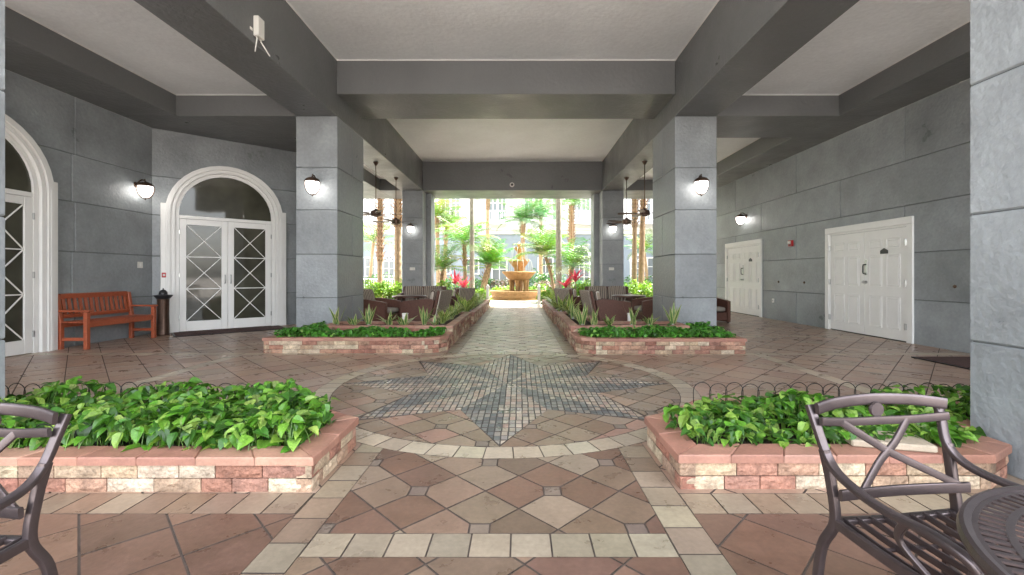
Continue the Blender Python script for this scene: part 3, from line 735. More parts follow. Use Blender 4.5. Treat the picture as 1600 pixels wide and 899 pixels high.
# white six panel double doors on the right wall
def make_double(w):
    r = thing('double_door', '', 'door', (0,0,0)); W_ = M['white']; hw = w/2
    g = MB(); t = .115
    g.cbox(-hw, -hw+t, -.05, -.014, 0, 2.10, .006); g.cbox(hw-t, hw, -.05, -.014, 0, 2.10, .006); g.cbox(-hw, hw, -.052, -.014, 2.101, 2.23, .006)
    g.cbox(-hw+t+.001, -hw+t+.025, -.035, -.014, 0, 2.10, .003); g.cbox(hw-t-.025, hw-t-.001, -.035, -.014, 0, 2.10, .003); g.cbox(-hw+t+.026, hw-t-.026, -.035, -.014, 2.06, 2.10, .003)
    g.build('door_frame', W_, r)
    iw = hw-t-.027
    for s in (-1, 1):
        a, b = sorted((s*.003, s*iw)); g = MB(); g.cbox(a, b, -.024, -.0145, .025, 2.055, .002)
        wd = b-a; st = wd*.13; mid = wd*.1; pw = (wd-2*st-mid)/2
        for c in range(2):
            px0 = a+st+c*(pw+mid)
            for z0, z1 in ((1.70, 1.88), (.98, 1.58), (.20, .80)):
                p1 = px0+pw
                # sunk moulding ring and raised field
                g.cbox(px0, px0+.02, -.034, -.0235, z0, z1, .004); g.cbox(p1-.02, p1, -.034, -.0235, z0, z1, .004); g.cbox(px0+.0205, p1-.0205, -.034, -.0235, z1-.02, z1, .004); g.cbox(px0+.0205, p1-.0205, -.034, -.0235, z0, z0+.02, .004)
                g.cbox(px0+.04, p1-.04, -.033, -.0235, z0+.04, z1-.04, .007)
        leaf = g.build('door_leaf', W_, r)
        for z in (.28, 1.05, 1.78):
            g = MB(); g.cbox(s*(iw+.0)-.03, s*(iw+.0)+.03, -.05, -.036, z-.055, z+.055, .003); g.tube([(s*iw,-.052,z-.06),(s*iw,-.052,z+.06)], .008, 8); g.build('hinge', M['steel'], leaf)
        if s > 0:
            g = MB(); g.cbox(.012, .075, -.032, -.0235, 1.20, 1.50, .003); h = g.build('push_plate', M['steel'], leaf)
            g = MB(); g.tube([(.045,-.03,1.22),(.045,-.085,1.23),(.045,-.09,1.26),(.045,-.09,1.37),(.045,-.085,1.40),(.045,-.03,1.41)], .012, 8); g.build('handle', M['iron'], leaf, True)
            g = MB(); g.lathe([(0,0),(.03,0),(.03,.012),(.014,.02),(.014,.045),(.028,.055),(.026,.07),(0,.075)], 16, M=Matrix.Translation((.045,-.0235,1.06)) @ Matrix.Rotation(pi/2,4,'X')); g.build('knob', M['steel'], leaf, 'auto', True)
            cx = a+wd*.5; g = MB(); vs = [(cx-.085,1.60),(cx+.085,1.60),(cx+.085,1.66),(cx,1.705),(cx-.085,1.66)]
            g.raw([(x,-.0365,z) for x, z in vs]+[(x,-.0236,z) for x, z in vs], [(0,1,2,3,4)]+[(i,(i+1)%5+0,(i+1)%5+5,i+5) for i in range(5)]); g.build('plaque', M['black'], leaf, fix=True)
    g = MB(); g.box(-hw+t, hw-t, -.02, -.0142, 0, .024); g.build('shade_gap', M['black'], r)  # black strip painted in as the shade gap below the leaves
    return r
d1 = make_double(2.2); d1['group'] = 'white double doors'
d1.location = (WR, 8.77, 0); d1.rotation_euler = (0,0,-pi/2); d1['label'] = 'larger, nearer white six-panel double door on the right wall'
dup(d1, (WR, 13.57, 0), -pi/2, 'farther white six-panel double door beside the right column')

# ------------------------------------------------------------------ bench
b = thing('garden_bench', 'red-brown wooden slatted bench against the left wall', 'bench', (-7.19, 7.76, 0), pi/2)
BW = M['redwood']; HL = .68
for s in (-1, 1):
    x = s*(HL-.03)
    g = MB(); g.cbox(x-.032, x+.032, -.25, -.19, 0, .60, .005); g.build('leg', BW, b)
    g = MB(); g.cbox(x-.032, x+.032, .17, .23, 0, .44, .005); g.bar((x,.20,.43), (x,.27,.88), .062, .055, (0,-1,0), c=.005); g.build('leg', BW, b)
    g = MB(); g.cbox(x-.038, x+.038, -.28, .24, .603, .635, .008); g.build('armrest', BW, b)
    g = MB(); g.cbox(x-.02, x+.02, -.188, .168, .14, .19, .004); g.build('side_rail', BW, b)
g = MB()
for k in range(6): y = -.24+k*.078; g.cbox(-HL+.005, HL-.005, y, y+.066, .425, .447, .004)
g.cbox(-HL+.035, HL-.035, -.235, -.21, .35, .424, .004); g.cbox(-HL+.035, HL-.035, .18, .2, .35, .424, .004)
g.build('seat', BW, b)
g = MB(); g.bar((-HL+.065,.265,.855), (HL-.065,.265,.855), .045, .08, (0,-.15,1), c=.006); g.bar((-HL+.065,.215,.53), (HL-.065,.215,.53), .04, .06, (0,-.15,1), c=.006)
n = 13
for k in range(n):
    x = -HL+.12+k*(2*HL-.24)/(n-1); g.bar((x,.22,.555), (x,.262,.82), .05, .014, (0,-1,.15))
g.build('backrest', BW, b)

# ash urn
r = thing('ash_urn', 'dark waste urn with domed lid between bench and arched door', 'urn', (-7.12, 8.82, 0)); r.scale = (.8, .8, 1)
g = MB(); g.lathe([(.13,0),(.14,.02),(.13,.05),(.12,.4),(.125,.7),(.13,.72)], 24); g.build('body', M['bronze'], r, 'auto')
g = MB(); g.lathe([(.13,.725),(.19,.78),(.195,.80),(.12,.81),(.0,.81)], 24); g.build('bowl', M['black'], r, 'auto')
g = MB(); g.lathe([(.09,.812),(.085,.86),(.05,.90),(.012,.912),(.014,.93),(0,.94)], 20); g.build('lid', M['black'], r, 'auto')

# mats
def mat_obj(label, loc, rz, w, d):
    r = thing('doormat', label, 'mat', loc, rz, 'doormats')
    g = MB(); g.cbox(-w/2, w/2, -d/2, d/2, 0, .012, .004); g.build('border', M['black'], r)
    g = MB(); g.cbox(-w/2+.035, w/2-.035, -d/2+.035, d/2-.035, .0105, .018, .003); g.build('pile', M['rubber'], r)
mc = pc+n_out*.58
mat_obj('brown doormat in front of the white arched door', (mc.x, mc.y, .007), aw, 2.0, .75)
mat_obj('dark mat on the floor half hidden by the right near column', (6.22, 5.5, .007), pi/2, 1.8, 1.1)

# ------------------------------------------------------------------ ceiling fans
def make_fan():
    r = thing('ceiling_fan', '', 'fan', (0,0,0))
    D = 1.35
    g = MB(); g.lathe([(0,-.09),(.02,-.09),(.035,-.07),(.065,-.02),(.07,0),(0,0)], 20); g.build('ceiling_cup', M['bronze'], r, 'auto')
    g = MB(); g.tube([(0,0,-.08),(0,0,-D+.08)], .011, 8); g.build('rod', M['bronze'], r, True)
    g = MB(); g.lathe([(0,-D-.10),(.06,-D-.10),(.075,-D-.08),(.13,-D-.075),(.135,-D-.02),(.13,-D+.05),(.06,-D+.075),(.03,-D+.11),(0,-D+.11)], 24); g.build('motor', M['bronze'], r, 'auto')
    for k in range(5):
        a = 2*pi*k/5+.15; g = MB(); Mx = Matrix.Rotation(a, 4, 'Z') @ Matrix.Translation((0,0,-D-.02)) @ Matrix.Rotation(radians(10), 4, 'X')
        pl = [(.2,-.045),(.3,-.065),(.66,-.075),(.70,-.05),(.70,.05),(.66,.075),(.3,.065),(.2,.045)]
        g.prism(pl, -.004, .004, M=Mx); bl = g.build('blade', M['bronze'], r)
        g = MB(); g.box(.12, .26, -.018, .018, -.012, -.005, M=Mx); g.build('bracket', M['bronze'], bl)
    return r
fan = make_fan(); fan['group'] = 'ceiling fans under the long beams'
fan.location = (-3.83, 11.76, B); fan['label'] = 'bronze ceiling fan on the left, the nearer of its pair'
dup(fan, (-3.81, 13.6, B), .6, 'bronze ceiling fan on the left, next to the courtyard column')
dup(fan, (3.30, 11.66, B), .35, 'bronze ceiling fan on the right, the nearer of its pair')
dup(fan, (3.29, 13.6, B), .95, 'bronze ceiling fan on the right, next to the courtyard column')

# wireless box with antennas and camera
r = thing('wireless_box', 'white box with two rod antennas on the left long beam', 'antenna box', (XLi, 5.76, 4.42))
g = MB(); g.cbox(.004, .075, -.07, .07, -.13, .13, .008); g.build('housing', M['plastic'], r)
for yy, tl in ((-.045, -.02), (.045, .10)):
    g = MB(); g.tube([(.04,yy,-.12),(.04,yy,-.16),(.04+tl,yy+tl*.3,-.33)], [.012,.009,.007], 8); g.build('antenna', M['plastic'], r, True)
g = MB(); g.cbox(-.03, .003, -.03, .03, -.08, -.04, .004, M=Matrix.Translation((0,-.1,0))); g.build('bracket', M['plastic'], r)
r = thing('security_camera', 'small round camera on the far crossbeam', 'camera', ((800-812)*15.6/690, 15.66, 1.2+141*15.66/690))
g = MB(); Mx = Matrix.Rotation(pi/2, 4, 'X'); g.lathe([(0,0),(.085,0),(.08,.035),(0,.035)], 20, M=Mx); g.build('housing', M['plastic'], r, 'auto', True)
g = MB(); g.lathe([(0,.036),(.045,.036),(.035,.06),(0,.07)], 16, M=Mx); g.build('lens', M['black'], r, 'auto', True)

# ------------------------------------------------------------------ lounge furniture
def soft(g, x0, x1, y0, y1, z0, z1, c=.03, Mx=None): g.cbox(x0, x1, y0, y1, z0, z1, c, M=Mx)
def make_armchair(width=.78, seats=1, name='armchair'):
    # faces -y, origin at floor centre
    r = thing(name, '', 'sofa' if seats > 1 else 'armchair', (0,0,0)); hw = width/2
    g = MB()
    for s in (-1, 1):
        a, b = sorted((s*hw, s*(hw-.09))); prof = [(-.40,.03),(.36,.03),(.47,.60),(.36,.63),(.10,.62),(-.28,.575),(-.40,.545)]
        vs = [(a, y, z) for y, z in prof]+[(b, y, z) for y, z in prof]; n = len(prof)
        g.raw(vs, [tuple(range(n)), tuple(reversed(range(n, 2*n)))]+[(i, (i+1) % n, n+(i+1) % n, n+i) for i in range(n)])
    g.cbox(-hw+.091, hw-.091, -.385, .34, .08, .27, .01)
    Mx = Matrix.Translation((0,.36,.03)) @ Matrix.Rotation(radians(-13), 4, 'X'); g.cbox(-hw+.001, hw-.001, 0, .07, 0, .83, .02, M=Mx)
    g.build('wicker_frame', M['wicker'], r, fix=True)
    for s in (-1, 1):
        for y in (-.36, .33):
            g = MB(); g.cbox(s*(hw-.045)-.025, s*(hw-.045)+.025, y-.025, y+.025, 0, .03, .004); g.build('foot', M['black'], r)
    cw = (width-.19)/seats
    for k in range(seats):
        x0 = -hw+.095+k*cw+.004; x1 = x0+cw-.008
        g = MB(); soft(g, x0, x1, -.40, .26, .272, .42, .04); o = g.build('seat_cushion', M['fabric'], r); add_sub(o)
        Mx = Matrix.Translation((0,.24,.40)) @ Matrix.Rotation(radians(-13), 4, 'X')
        g = MB(); soft(g, x0, x1, -.02, .13, 0, .48, .045, Mx); o = g.build('back_cushion', M['stripe'], r); add_sub(o)
    # outside of the back is upholstered
    g = MB(); Mx = Matrix.Translation((0,.36,.03)) @ Matrix.Rotation(radians(-13), 4, 'X'); soft(g, -hw+.03, hw-.03, .072, .10, .12, .84, .012, Mx); g.build('back_cover', M['stripe'], r)
    return r
def add_sub(o):
    md = o.modifiers.new('soft', 'SUBSURF'); md.levels = 2; md.render_levels = 2
    for p in o.data.polygons: p.use_smooth = True
    b = bmesh.new(); b.from_mesh(o.data); bmesh.ops.remove_doubles(b, verts=b.verts, dist=1e-5); b.to_mesh(o.data); b.free()
ac = make_armchair(); ac['group'] = 'wicker armchairs'
def at(px, d): return (px-812)*d/690
ac.location = (at(952, 10.7), 10.75, 0); ac.rotation_euler = (0,0,radians(100)); ac['label'] = 'wicker armchair seen side-on nearest the right walkway planter'
ac2 = [((at(908,12.1), 12.3, 0), 118, 'wicker armchair behind the side-on one, left of the right sofa'),
       ((at(1020,11.2), 11.3, 0), -82, 'wicker armchair mostly hidden by the right front column, facing left'),
       ((at(1112,11.0), 11.3, 0), 15, 'wicker armchair barely showing past the outer edge of the right column'),
       ((at(590,10.6), 10.75, 0), 75, 'dark wicker armchair beside the left front column'),
       ((at(661,10.9), 10.9, 0), -104, 'wicker armchair seen side-on nearest the left walkway planter'),
       ((at(701,12.3), 12.5, 0), -120, 'wicker armchair tucked behind the left side-on one')]
for loc, a, lb in ac2: dup(ac, loc, radians(a), lb)
lv = make_armchair(1.40, 2, 'sofa'); lv['group'] = 'striped two-seat sofas'
lv.location = (at(956,13.4), 13.7, 0); lv.rotation_euler = (0,0,0); lv['label'] = 'two-seat sofa with striped back cushions under the right far column'
dup(lv, (at(654,13.4), 13.7, 0), 0, 'two-seat sofa with striped back cushions under the left far column')
def make_table():
    r = thing('coffee_table', '', 'table', (0,0,0))
    g = MB(); g.lathe([(0,.60),(.44,.60),(.46,.615),(.46,.635),(.44,.65),(0,.65)], 36); g.build('tabletop', M['tabletop'], r, 'auto')
    for k in range(4):
        a = pi/4+k*pi/2; g = MB(); g.bar((.33*cos(a),.33*sin(a),0), (.27*cos(a),.27*sin(a),.6), .05, .05, (1,0,0), c=.005); g.build('leg', M['tabletop'], r)
    return r
tb = make_table(); tb.location = (at(985,11.9), 12.1, 0); tb['label'] = 'round dark table among the chairs on the right'; tb['group'] = 'round dark lounge tables'
dup(tb, (at(640,11.9), 11.9, 0), 0, 'round dark table among the chairs on the left')
for px, sd_ in ((631, 'left'), (987, 'right')):
    r = thing('outlet_post', f'short white post at the back of the {sd_} striped-plant bed', 'post', (at(px,8.6), 8.7, 0), 0, 'short white posts behind the beds')
    g = MB(); g.cbox(-.05, .05, -.04, .04, 0, .42, .006); g.build('body', M['white'], r); g = MB(); g.cbox(-.055, .055, -.045, .045, .421, .45, .006); g.build('cap', M['plastic'], r)

# ------------------------------------------------------------------ striped plants
def blade(g, base, yaw, L, w, lean, bend, c1, c2, n=6):
    d = Vector((cos(yaw), sin(yaw), 0)); sd_ = Vector((-sin(yaw), cos(yaw), 0)); prev = None
    p = Vector(base); ang = lean
    for i in range(n+1):
        t = i/n; ww = w*(.55+.9*t*(1-t)*2)*(1-t**3)
        row = [p-sd_*ww, p-sd_*ww*.55+Vector((0,0,-ww*.1)), p+sd_*ww*.55+Vector((0,0,-ww*.1)), p+sd_*ww]
        if prev:
            for a, c in ((0, c2), (1, c1), (2, c2)): g.face([prev[a], prev[a+1], row[a+1], row[a]], c)
        prev = row; ang += bend/n; p = p+(d*sin(ang)+Vector((0,0,1))*cos(ang))*(L/n)
def make_striped(seed, n, L, w, spread, c1, c2, name):
    rr_ = random.Random(seed); r = thing(name, '', 'plant', (0,0,0)); g = MB()
    for k in range(n):
        blade(g, (rr_.uniform(-.03,.03), rr_.uniform(-.03,.03), 0), 2*pi*k/n+rr_.uniform(-.4,.4), L*rr_.uniform(.6,1.1), w, rr_.uniform(.05, spread), rr_.uniform(.1, spread*1.3), c1, c2)
    g.build('leaves', M['leaf'], r)
    g = MB(); g.lathe([(.03,-.02),(.025,.03),(0,.05)], 8); g.build('stem', M['bark'], r)
    return r
ORD = ['first','second','third','fourth','fifth','sixth','seventh','eighth','ninth','tenth','eleventh','twelfth','thirteenth','fourteenth']
CG, CP = (.10,.20,.05), (.50,.50,.24)
s0 = make_striped(1, 10, .30, .032, .7, CG, CP, 'striped_plant'); s1 = make_striped(2, 7, .36, .032, .35, CG, CP, 'striped_plant'); s2 = make_striped(3, 16, .36, .026, .9, (.14,.25,.05), (.55,.56,.22), 'striped_plant')
protos = [s0, s1]; first = {0: True, 1: True, 2: True}
def put(k, loc, sc_, label, group):
    p = (s0, s1, s2)[k]
    if first[k]: first[k] = False; p.location = loc; p.scale = (sc_,)*3; p['label'] = label; p['group'] = group; p.rotation_euler = (0,0,R.uniform(0,6)); return
    dup(p, loc, R.uniform(0, 6), label, group, sc_)
def bedrow(side, pts, kinds, desc, order, group, z, sc0=(.85, 1.2)):
    for i, (x, y) in enumerate(pts):
        put(kinds[i % len(kinds)], (x, y, z), R.uniform(*sc0), f'{desc}, {ORD[i]} from {order}', group)
bedrow('right', [(1.12,7.85),(1.3,7.8),(1.62,7.95),(2.0,7.85),(2.35,8.0),(2.75,7.9)], [1,1,0,1,0], 'pale-edged plant in the cross arm of the right raised bed', 'the walkway corner', 'striped plants in the raised beds', .285)
bedrow('left', [(-1.5,7.85),(-1.72,7.95),(-2.05,7.8),(-2.35,7.95),(-2.68,7.85),(-2.98,7.9),(-3.25,7.85)], [0,1,0,0,1], 'pale-edged plant in the cross arm of the left raised bed', 'the walkway corner', 'striped plants in the raised beds', .285)
bedrow('right', [(1.15,8.3),(1.2,8.75),(1.12,9.2),(1.2,9.7),(1.15,10.1)], [0,0,1], 'pale-edged plant beside the walk in the right raised bed', 'the front', 'striped plants in the raised beds', .285)
bedrow('left', [(-1.45,8.3),(-1.5,8.75),(-1.42,9.2),(-1.5,9.7),(-1.45,10.1)], [2,2,0,2], 'pale-edged plant beside the walk in the left raised bed', 'the front', 'striped plants in the raised beds', .285)
bedrow('right', [(1.15+.08*(-1)**i, 11.1+.42*i) for i in range(12)], [2], 'arching yellow-green plant in the farthest right planter', 'the front', 'arching plants in the farthest planters', .25, (1.2,1.8))
bedrow('left', [(-1.43+.08*(-1)**i, 11.1+.42*i) for i in range(12)], [2], 'arching yellow-green plant in the farthest left planter', 'the front', 'arching plants in the farthest planters', .25, (1.2,1.8))

# ------------------------------------------------------------------ courtyard: posts, fountain
def make_post(loc, label):
    r = thing('white_post', label, 'post', loc, 0, 'white posts at the courtyard entrance')
    g = MB(); g.cbox(-.05, .05, -.05, .05, 0, .74, .006); g.build('shaft', M['white'], r)
    g = MB(); g.cbox(-.065, .065, -.065, .065, .741, .78, .006); g.lathe([(.04,.78),(.045,.81),(.02,.84),(0,.845)], 12); g.build('cap', M['white'], r)
    g = MB(); g.cbox(-.07, .07, -.07, .07, 0, .1, .006); g.build('plinth', M['white'], r)
make_post((at(762,16.6), 16.6, 0), 'white post left of the walk where it meets the courtyard')
make_post((at(842,16.6), 16.6, 0), 'white post right of the walk where it meets the courtyard')
F = M['foutain_stone']; FY = 22.0
r = thing('fountain', 'tiered ochre stone fountain in the middle of the courtyard', 'fountain', (at(811,FY), FY, 0))
g = MB(); g.lathe([(1.42,0),(1.45,.08),(1.36,.12),(1.36,.30),(1.46,.33),(1.46,.42),(1.22,.42),(1.22,.28),(0,.28)], 48); g.build('pool', F, r, 'auto')
g = MB(); g.lathe([(1.22,.34),(0,.34)], 48); g.build('water', M['water'], r)
for k in range(6):
    a = 2*pi*k/6+.26; g = MB(); g.lathe([(.11,.28),(.12,.33),(.08,.38),(.07,.6),(.085,.82),(.11,.9),(.12,.95)], 14, (.42*cos(a), .42*sin(a), 0)); g.build('leg', F, r, 'auto')
g = MB(); g.lathe([(.14,.28),(.12,.5),(.14,.95)], 16); g.build('core', F, r, 'auto')
g = MB(); g.lathe([(.0,.93),(.45,.95),(.55,1.02),(.72,1.22),(.80,1.30),(.83,1.34),(.81,1.38),(.74,1.38),(.66,1.32),(.0,1.30)], 48, flute=.02, fn=16); g.build('lower_bowl', F, r, 'auto')
g = MB(); g.lathe([(.30,1.3),(.22,1.36),(.24,1.55),(.30,1.62)], 24, flute=.05, fn=8); g.build('middle_drum', F, r, 'auto')
g = MB(); g.lathe([(.0,1.6),(.30,1.62),(.36,1.68),(.48,1.86),(.53,1.92),(.53,1.97),(.46,1.97),(.40,1.93),(0,1.92)], 40, flute=.025, fn=14); g.build('middle_bowl', F, r, 'auto')
g = MB(); g.lathe([(.15,1.92),(.10,1.98),(.11,2.12),(.16,2.2),(.10,2.26),(.12,2.36),(0,2.38)], 24); g.build('upper_stem', F, r, 'auto')
g = MB(); g.lathe([(.0,2.36),(.12,2.37),(.2,2.46),(.27,2.56),(.27,2.60),(.2,2.60),(0,2.57)], 32, flute=.03, fn=10); g.build('top_bowl', F, r, 'auto')
g = MB(); g.lathe([(.09,2.57),(.06,2.62),(.085,2.68),(.10,2.74),(.05,2.80),(.02,2.84),(0,2.86)], 16); g.build('finial', F, r, 'auto')
for zt, r0, zb, r1, nn in ((2.59,.26,1.95,.42,10), (1.96,.51,1.36,.7,14)):
    g = MB()
    for k in range(nn):
        a = 2*pi*k/nn+.1; g.tube([((r0+(r1-r0)*t**.6)*cos(a), (r0+(r1-r0)*t**.6)*sin(a), zt+(zb-zt)*t*t) for t in (0,.3,.6,.8,1)], .008, 5)
    g.build('water_jet', M['water'], r, True)

# ------------------------------------------------------------------ palms
def frond(g, base, yaw, L, lean, bend, c, nl=13, lw=.024, ll=.38, rr_=R):
    d = Vector((cos(yaw), sin(yaw), 0)); sdv = Vector((-sin(yaw), cos(yaw), 0)); n = 9; p = Vector(base); ang = lean; pts = [p.copy()]; tg = []
    for i in range(n):
        ang += bend/n*(.5+i/n); t = d*sin(ang)+Vector((0,0,cos(ang))); tg.append(t); p = p+t*(L/n); pts.append(p.copy())
    tg.append(tg[-1]); g.tube(pts, [.018*(1-.85*i/n) for i in range(n+1)], 4, (c[0]*1.3+.05, c[1]*1.1+.03, c[2]+.02), caps=False)
    for k in range(nl):
        t = .14+.86*k/nl; f = t*n; i = min(int(f), n-1); q = pts[i].lerp(pts[i+1], f-i); T = tg[i]; up = T.cross(sdv)
        if up.z < 0: up = -up
        l = ll*L*(sin(pi*(.12+.8*t))**.7)*rr_.uniform(.85,1.1)
        for s in (-1, 1):
            dr = (sdv*s*.85+T*.6+up*.25+Vector((0,0,-.25))).normalized(); e = q+dr*l*.55; e2 = e+(dr+Vector((0,0,-.55))).normalized()*l*.45
            wv = T*lw; m = rr_.uniform(.8, 1.25); cc = (c[0]*m, c[1]*m, c[2]*m)
            g.face([q-wv*.6, q+wv*.6, e+wv, e-wv], cc); g.face([e-wv, e+wv, e2], cc)
def palm(label, x, y, H, lean=(0,0), L=1.6, nf=24, tr=.12, kind='date', green=(.13,.22,.04), seed=1, boots=0, skirt=False, crown_lean=(.15,1.5), group='courtyard palms', droop=(.6,1.4)):
    rr_ = random.Random(seed); r = thing('palm_tree', label, 'palm', (x, y, 0), 0, group)
    g = MB(); n = max(8, int(H/.16)); path = []; rad = []
    for i in range(n+1):
        t = i/n; path.append((lean[0]*t*t, lean[1]*t*t, H*t-.05)); k = 1+(.07 if i % 2 else -.03)
        if kind == 'smooth': k = 1+(.03 if i % 2 else 0)
        if boots and t > 1-boots: k *= 1.05+.25*rr_.random()
        rad.append(tr*(1.25-.35*t)*k if kind != 'smooth' else tr*(1.1-.15*t)*k)
    colr = (.36,.25,.155) if kind != 'smooth' else (.36,.33,.27)
    g.tube(path, rad, 12, colr)
    if boots:
        for i in range(int(n*(1-boots)), n):
            z = H*i/n
            for q in range(7):
                a = q*2*pi/7+i*.9; t = i/n; bx = lean[0]*t*t; by = lean[1]*t*t; rd = rad[i]
                g.face([(bx+cos(a-.25)*rd, by+sin(a-.25)*rd, z), (bx+cos(a+.25)*rd, by+sin(a+.25)*rd, z), (bx+cos(a)*rd*2.1, by+sin(a)*rd*2.1, z+.2+rr_.random()*.06)], vary((.42,.24,.13), .3))
                g.face([(bx+cos(a+.25)*rd, by+sin(a+.25)*rd, z), (bx+cos(a-.25)*rd, by+sin(a-.25)*rd, z), (bx+cos(a)*rd*2.1, by+sin(a)*rd*2.1, z+.15)], vary((.22,.13,.08), .3))
    g.build('trunk', M['bark'], r)
    g = MB(); top = (lean[0], lean[1], H-.05)
    nf = int(nf*.85)
    for k in range(nf):
        t = (k+.5)/nf; yaw = k*2.399+rr_.uniform(-.2,.2); ln = crown_lean[0]+(crown_lean[1]-crown_lean[0])*t
        c = tuple(v*rr_.uniform(.45,1.1) for v in green)
        if rr_.random() < .2: c = (c[0]*1.7, c[1]*1.35, c[2])
        frond(g, top, yaw, L*rr_.uniform(.85,1.1), ln, rr_.uniform(*droop), c, rr_=rr_)
    g.build('crown', M['frond'], r)
    return r
palm('tall palm with smooth ringed trunk, left of the fountain', at(737.5,18.6), 18.6, 8.2, tr=.095, kind='smooth', L=2.3, nf=22, seed=11)
palm('tall palm with smooth ringed trunk, right of the fountain', at(873,18.6), 18.6, 8.4, tr=.115, kind='smooth', L=2.3, nf=22, seed=12)
palm('short leaning date palm just left of the fountain', at(752,20.5), 20.5, 1.75, (.42,0), 1.35, 30, .085, seed=13, boots=.5, green=(.11,.24,.035), crown_lean=(.1,1.35), droop=(.4,1.2))
palm('thin leaning trunk crossing the short palm left of the fountain', at(757,20.9), 20.9, 1.6, (.25,.2), 1.05, 16, .06, seed=23, boots=.4, green=(.11,.24,.035))
palm('slender arching palm just right of the fountain', at(866,20.0), 20.0, 2.15, (-.42,0), 1.6, 32, .065, seed=14, boots=.45, green=(.13,.25,.04), crown_lean=(.1,1.3), droop=(.5,1.3))
palm('feathery palm with shaggy trunk left of the smooth trunk', at(727,19.6), 19.6, 2.6, (-.05,0), 1.7, 30, .075, seed=15, boots=.35, green=(.15,.25,.06))
palm('low feathery palm at the left edge of the opening', at(688,19.0), 19.0, 1.5, (.1,0), 1.3, 22, .06, seed=16, boots=.4, green=(.14,.25,.05))
palm('tall fan-headed palm above the fountain', at(817,27.5), 27.5, 4.6, (0,0), 1.9, 36, .13, seed=17, boots=.15, green=(.08,.21,.05), droop=(.8,1.9))
palm('second tall palm beside the one above the fountain', at(845,28.5), 28.5, 5.0, (0,0), 1.9, 34, .12, seed=27, green=(.08,.21,.05), droop=(.8,1.9))
palm('tall thin brown-trunked palm behind the left smooth trunk', at(762,27.0), 27.0, 6.0, (0,0), 1.7, 22, .11, seed=18, boots=.12, green=(.09,.19,.05))
palm('palm with ragged brown trunk at the right edge of the opening', at(893,24.0), 24.0, 5.0, (0,0), 1.9, 26, .13, seed=19, boots=.4, green=(.10,.22,.05))
palm('green feathery palm low at the right edge of the opening', at(888,19.2), 19.2, 1.6, (.2,0), 1.6, 26, .07, seed=20, boots=.4, green=(.12,.26,.05))
palm('twin-trunk palm at the far left of the opening, taller stem', at(685,24.0), 24.0, 4.4, (-.1,0), 1.7, 26, .10, seed=21, boots=.2, green=(.15,.26,.05))
palm('twin-trunk palm at the far left of the opening, shorter stem', at(694,24.6), 24.6, 3.9, (.15,0), 1.6, 24, .10, seed=22, boots=.2, green=(.15,.26,.05))
palm('shaggy booted palm trunk seen through the left fans', at(594,19.2), 19.2, 4.9, (0,0), 1.8, 20, .10, seed=24, boots=.62, green=(.12,.2,.05), droop=(.4,1.1))
palm('stout tan palm trunk hard against the left far column', at(622,18.6), 18.6, 6.4, (0,0), 1.8, 20, .13, seed=25, boots=.5, green=(.12,.2,.05), droop=(.4,1.1))
palm('shaggy palm trunk nearer the right far column', at(991,18.8), 18.8, 5.3, (.05,0), 1.8, 20, .09, seed=26, boots=.38, green=(.12,.2,.05), droop=(.4,1.1))
palm('shaggy palm trunk nearer the right front column', at(1002,19.0), 19.0, 5.6, (.15,0), 1.8, 20, .11, seed=28, boots=.3, green=(.12,.2,.05), droop=(.4,1.1))
palm('slim leafy palm behind the far left hedge', at(578,24.0), 24.0, 3.0, (.2,0), 1.5, 18, .08, seed=29, green=(.12,.22,.05))
palm('slim leafy palm beyond the right hedge by the arched window', at(1012,25.0), 25.0, 2.6, (-.2,0), 1.5, 20, .08, seed=30, green=(.12,.24,.05))

# shrubs
def shrub(name, label, cat, x, y, w, d, h, count, L, greens, seed, group, style='leaf'):
    rr_ = random.Random(seed); r = thing(name, label, cat, (x, y, 0), 0, group); g = MB()
    for k in range(count):
        a = rr_.uniform(0, 2*pi); q = sqrt(rr_.random()); zz = rr_.random()**.6
        px, py = cos(a)*q*w/2, sin(a)*q*d/2; lim = h*(1-.35*q*q)*(.8+.35*mnoise.noise((px*2+seed, py*2, seed)))
        c = rr_.choice(greens); s = rr_.uniform(.7,1.35)
        leaf_mesh(g, (px, py, .04+zz*lim), rr_.uniform(0, 2*pi), rr_.gauss(.2,.6), L*rr_.uniform(.6,1.2), tuple(v*s for v in c), rr_.gauss(0,.6), wide=.3)
    g.build('foliage', M['leaf'], r)
    g = MB()
    for k in range(5):
        a = k*1.3; g.tube([(0,0,-.05),(cos(a)*w*.12,sin(a)*d*.12,h*.3),(cos(a)*w*.25,sin(a)*d*.25,h*.6)], [.02,.014,.006], 5, (.2,.15,.1))
    g.build('stem', M['bark'], r)
YG = [(.20,.32,.035), (.26,.38,.05), (.15,.27,.03), (.11,.22,.03)]
DG = [(.05,.14,.03), (.08,.2,.05), (.04,.10,.03)]
PU = [(.16,.10,.10), (.10,.13,.06), (.22,.14,.14)]
i = 0
for px, d, w, h, lb in ((583,17.9,1.1,1.15,'yellow-green clipped shrub nearest the left front column'), (607,18.0,1.1,1.1,'yellow-green shrub under the left fans'), (622,18.2,1.0,1.15,'yellow-green shrub beside the left far column'),
                        (990,17.9,1.1,1.15,'yellow-green shrub beside the right far column'), (1013,18.0,1.1,1.1,'yellow-green shrub next to the right front column'),
                        (692,18.4,1.0,1.05,'yellow-green shrub beside the left red cordylines'), (914,18.3,1.1,1.15,'yellow-green shrub beside the right red cordylines')):
    i += 1; shrub('shrub', lb, 'shrub', at(px,d), d, w, .9, h, 750, .12, YG, 40+i, 'yellow-green shrubs at the courtyard edge')
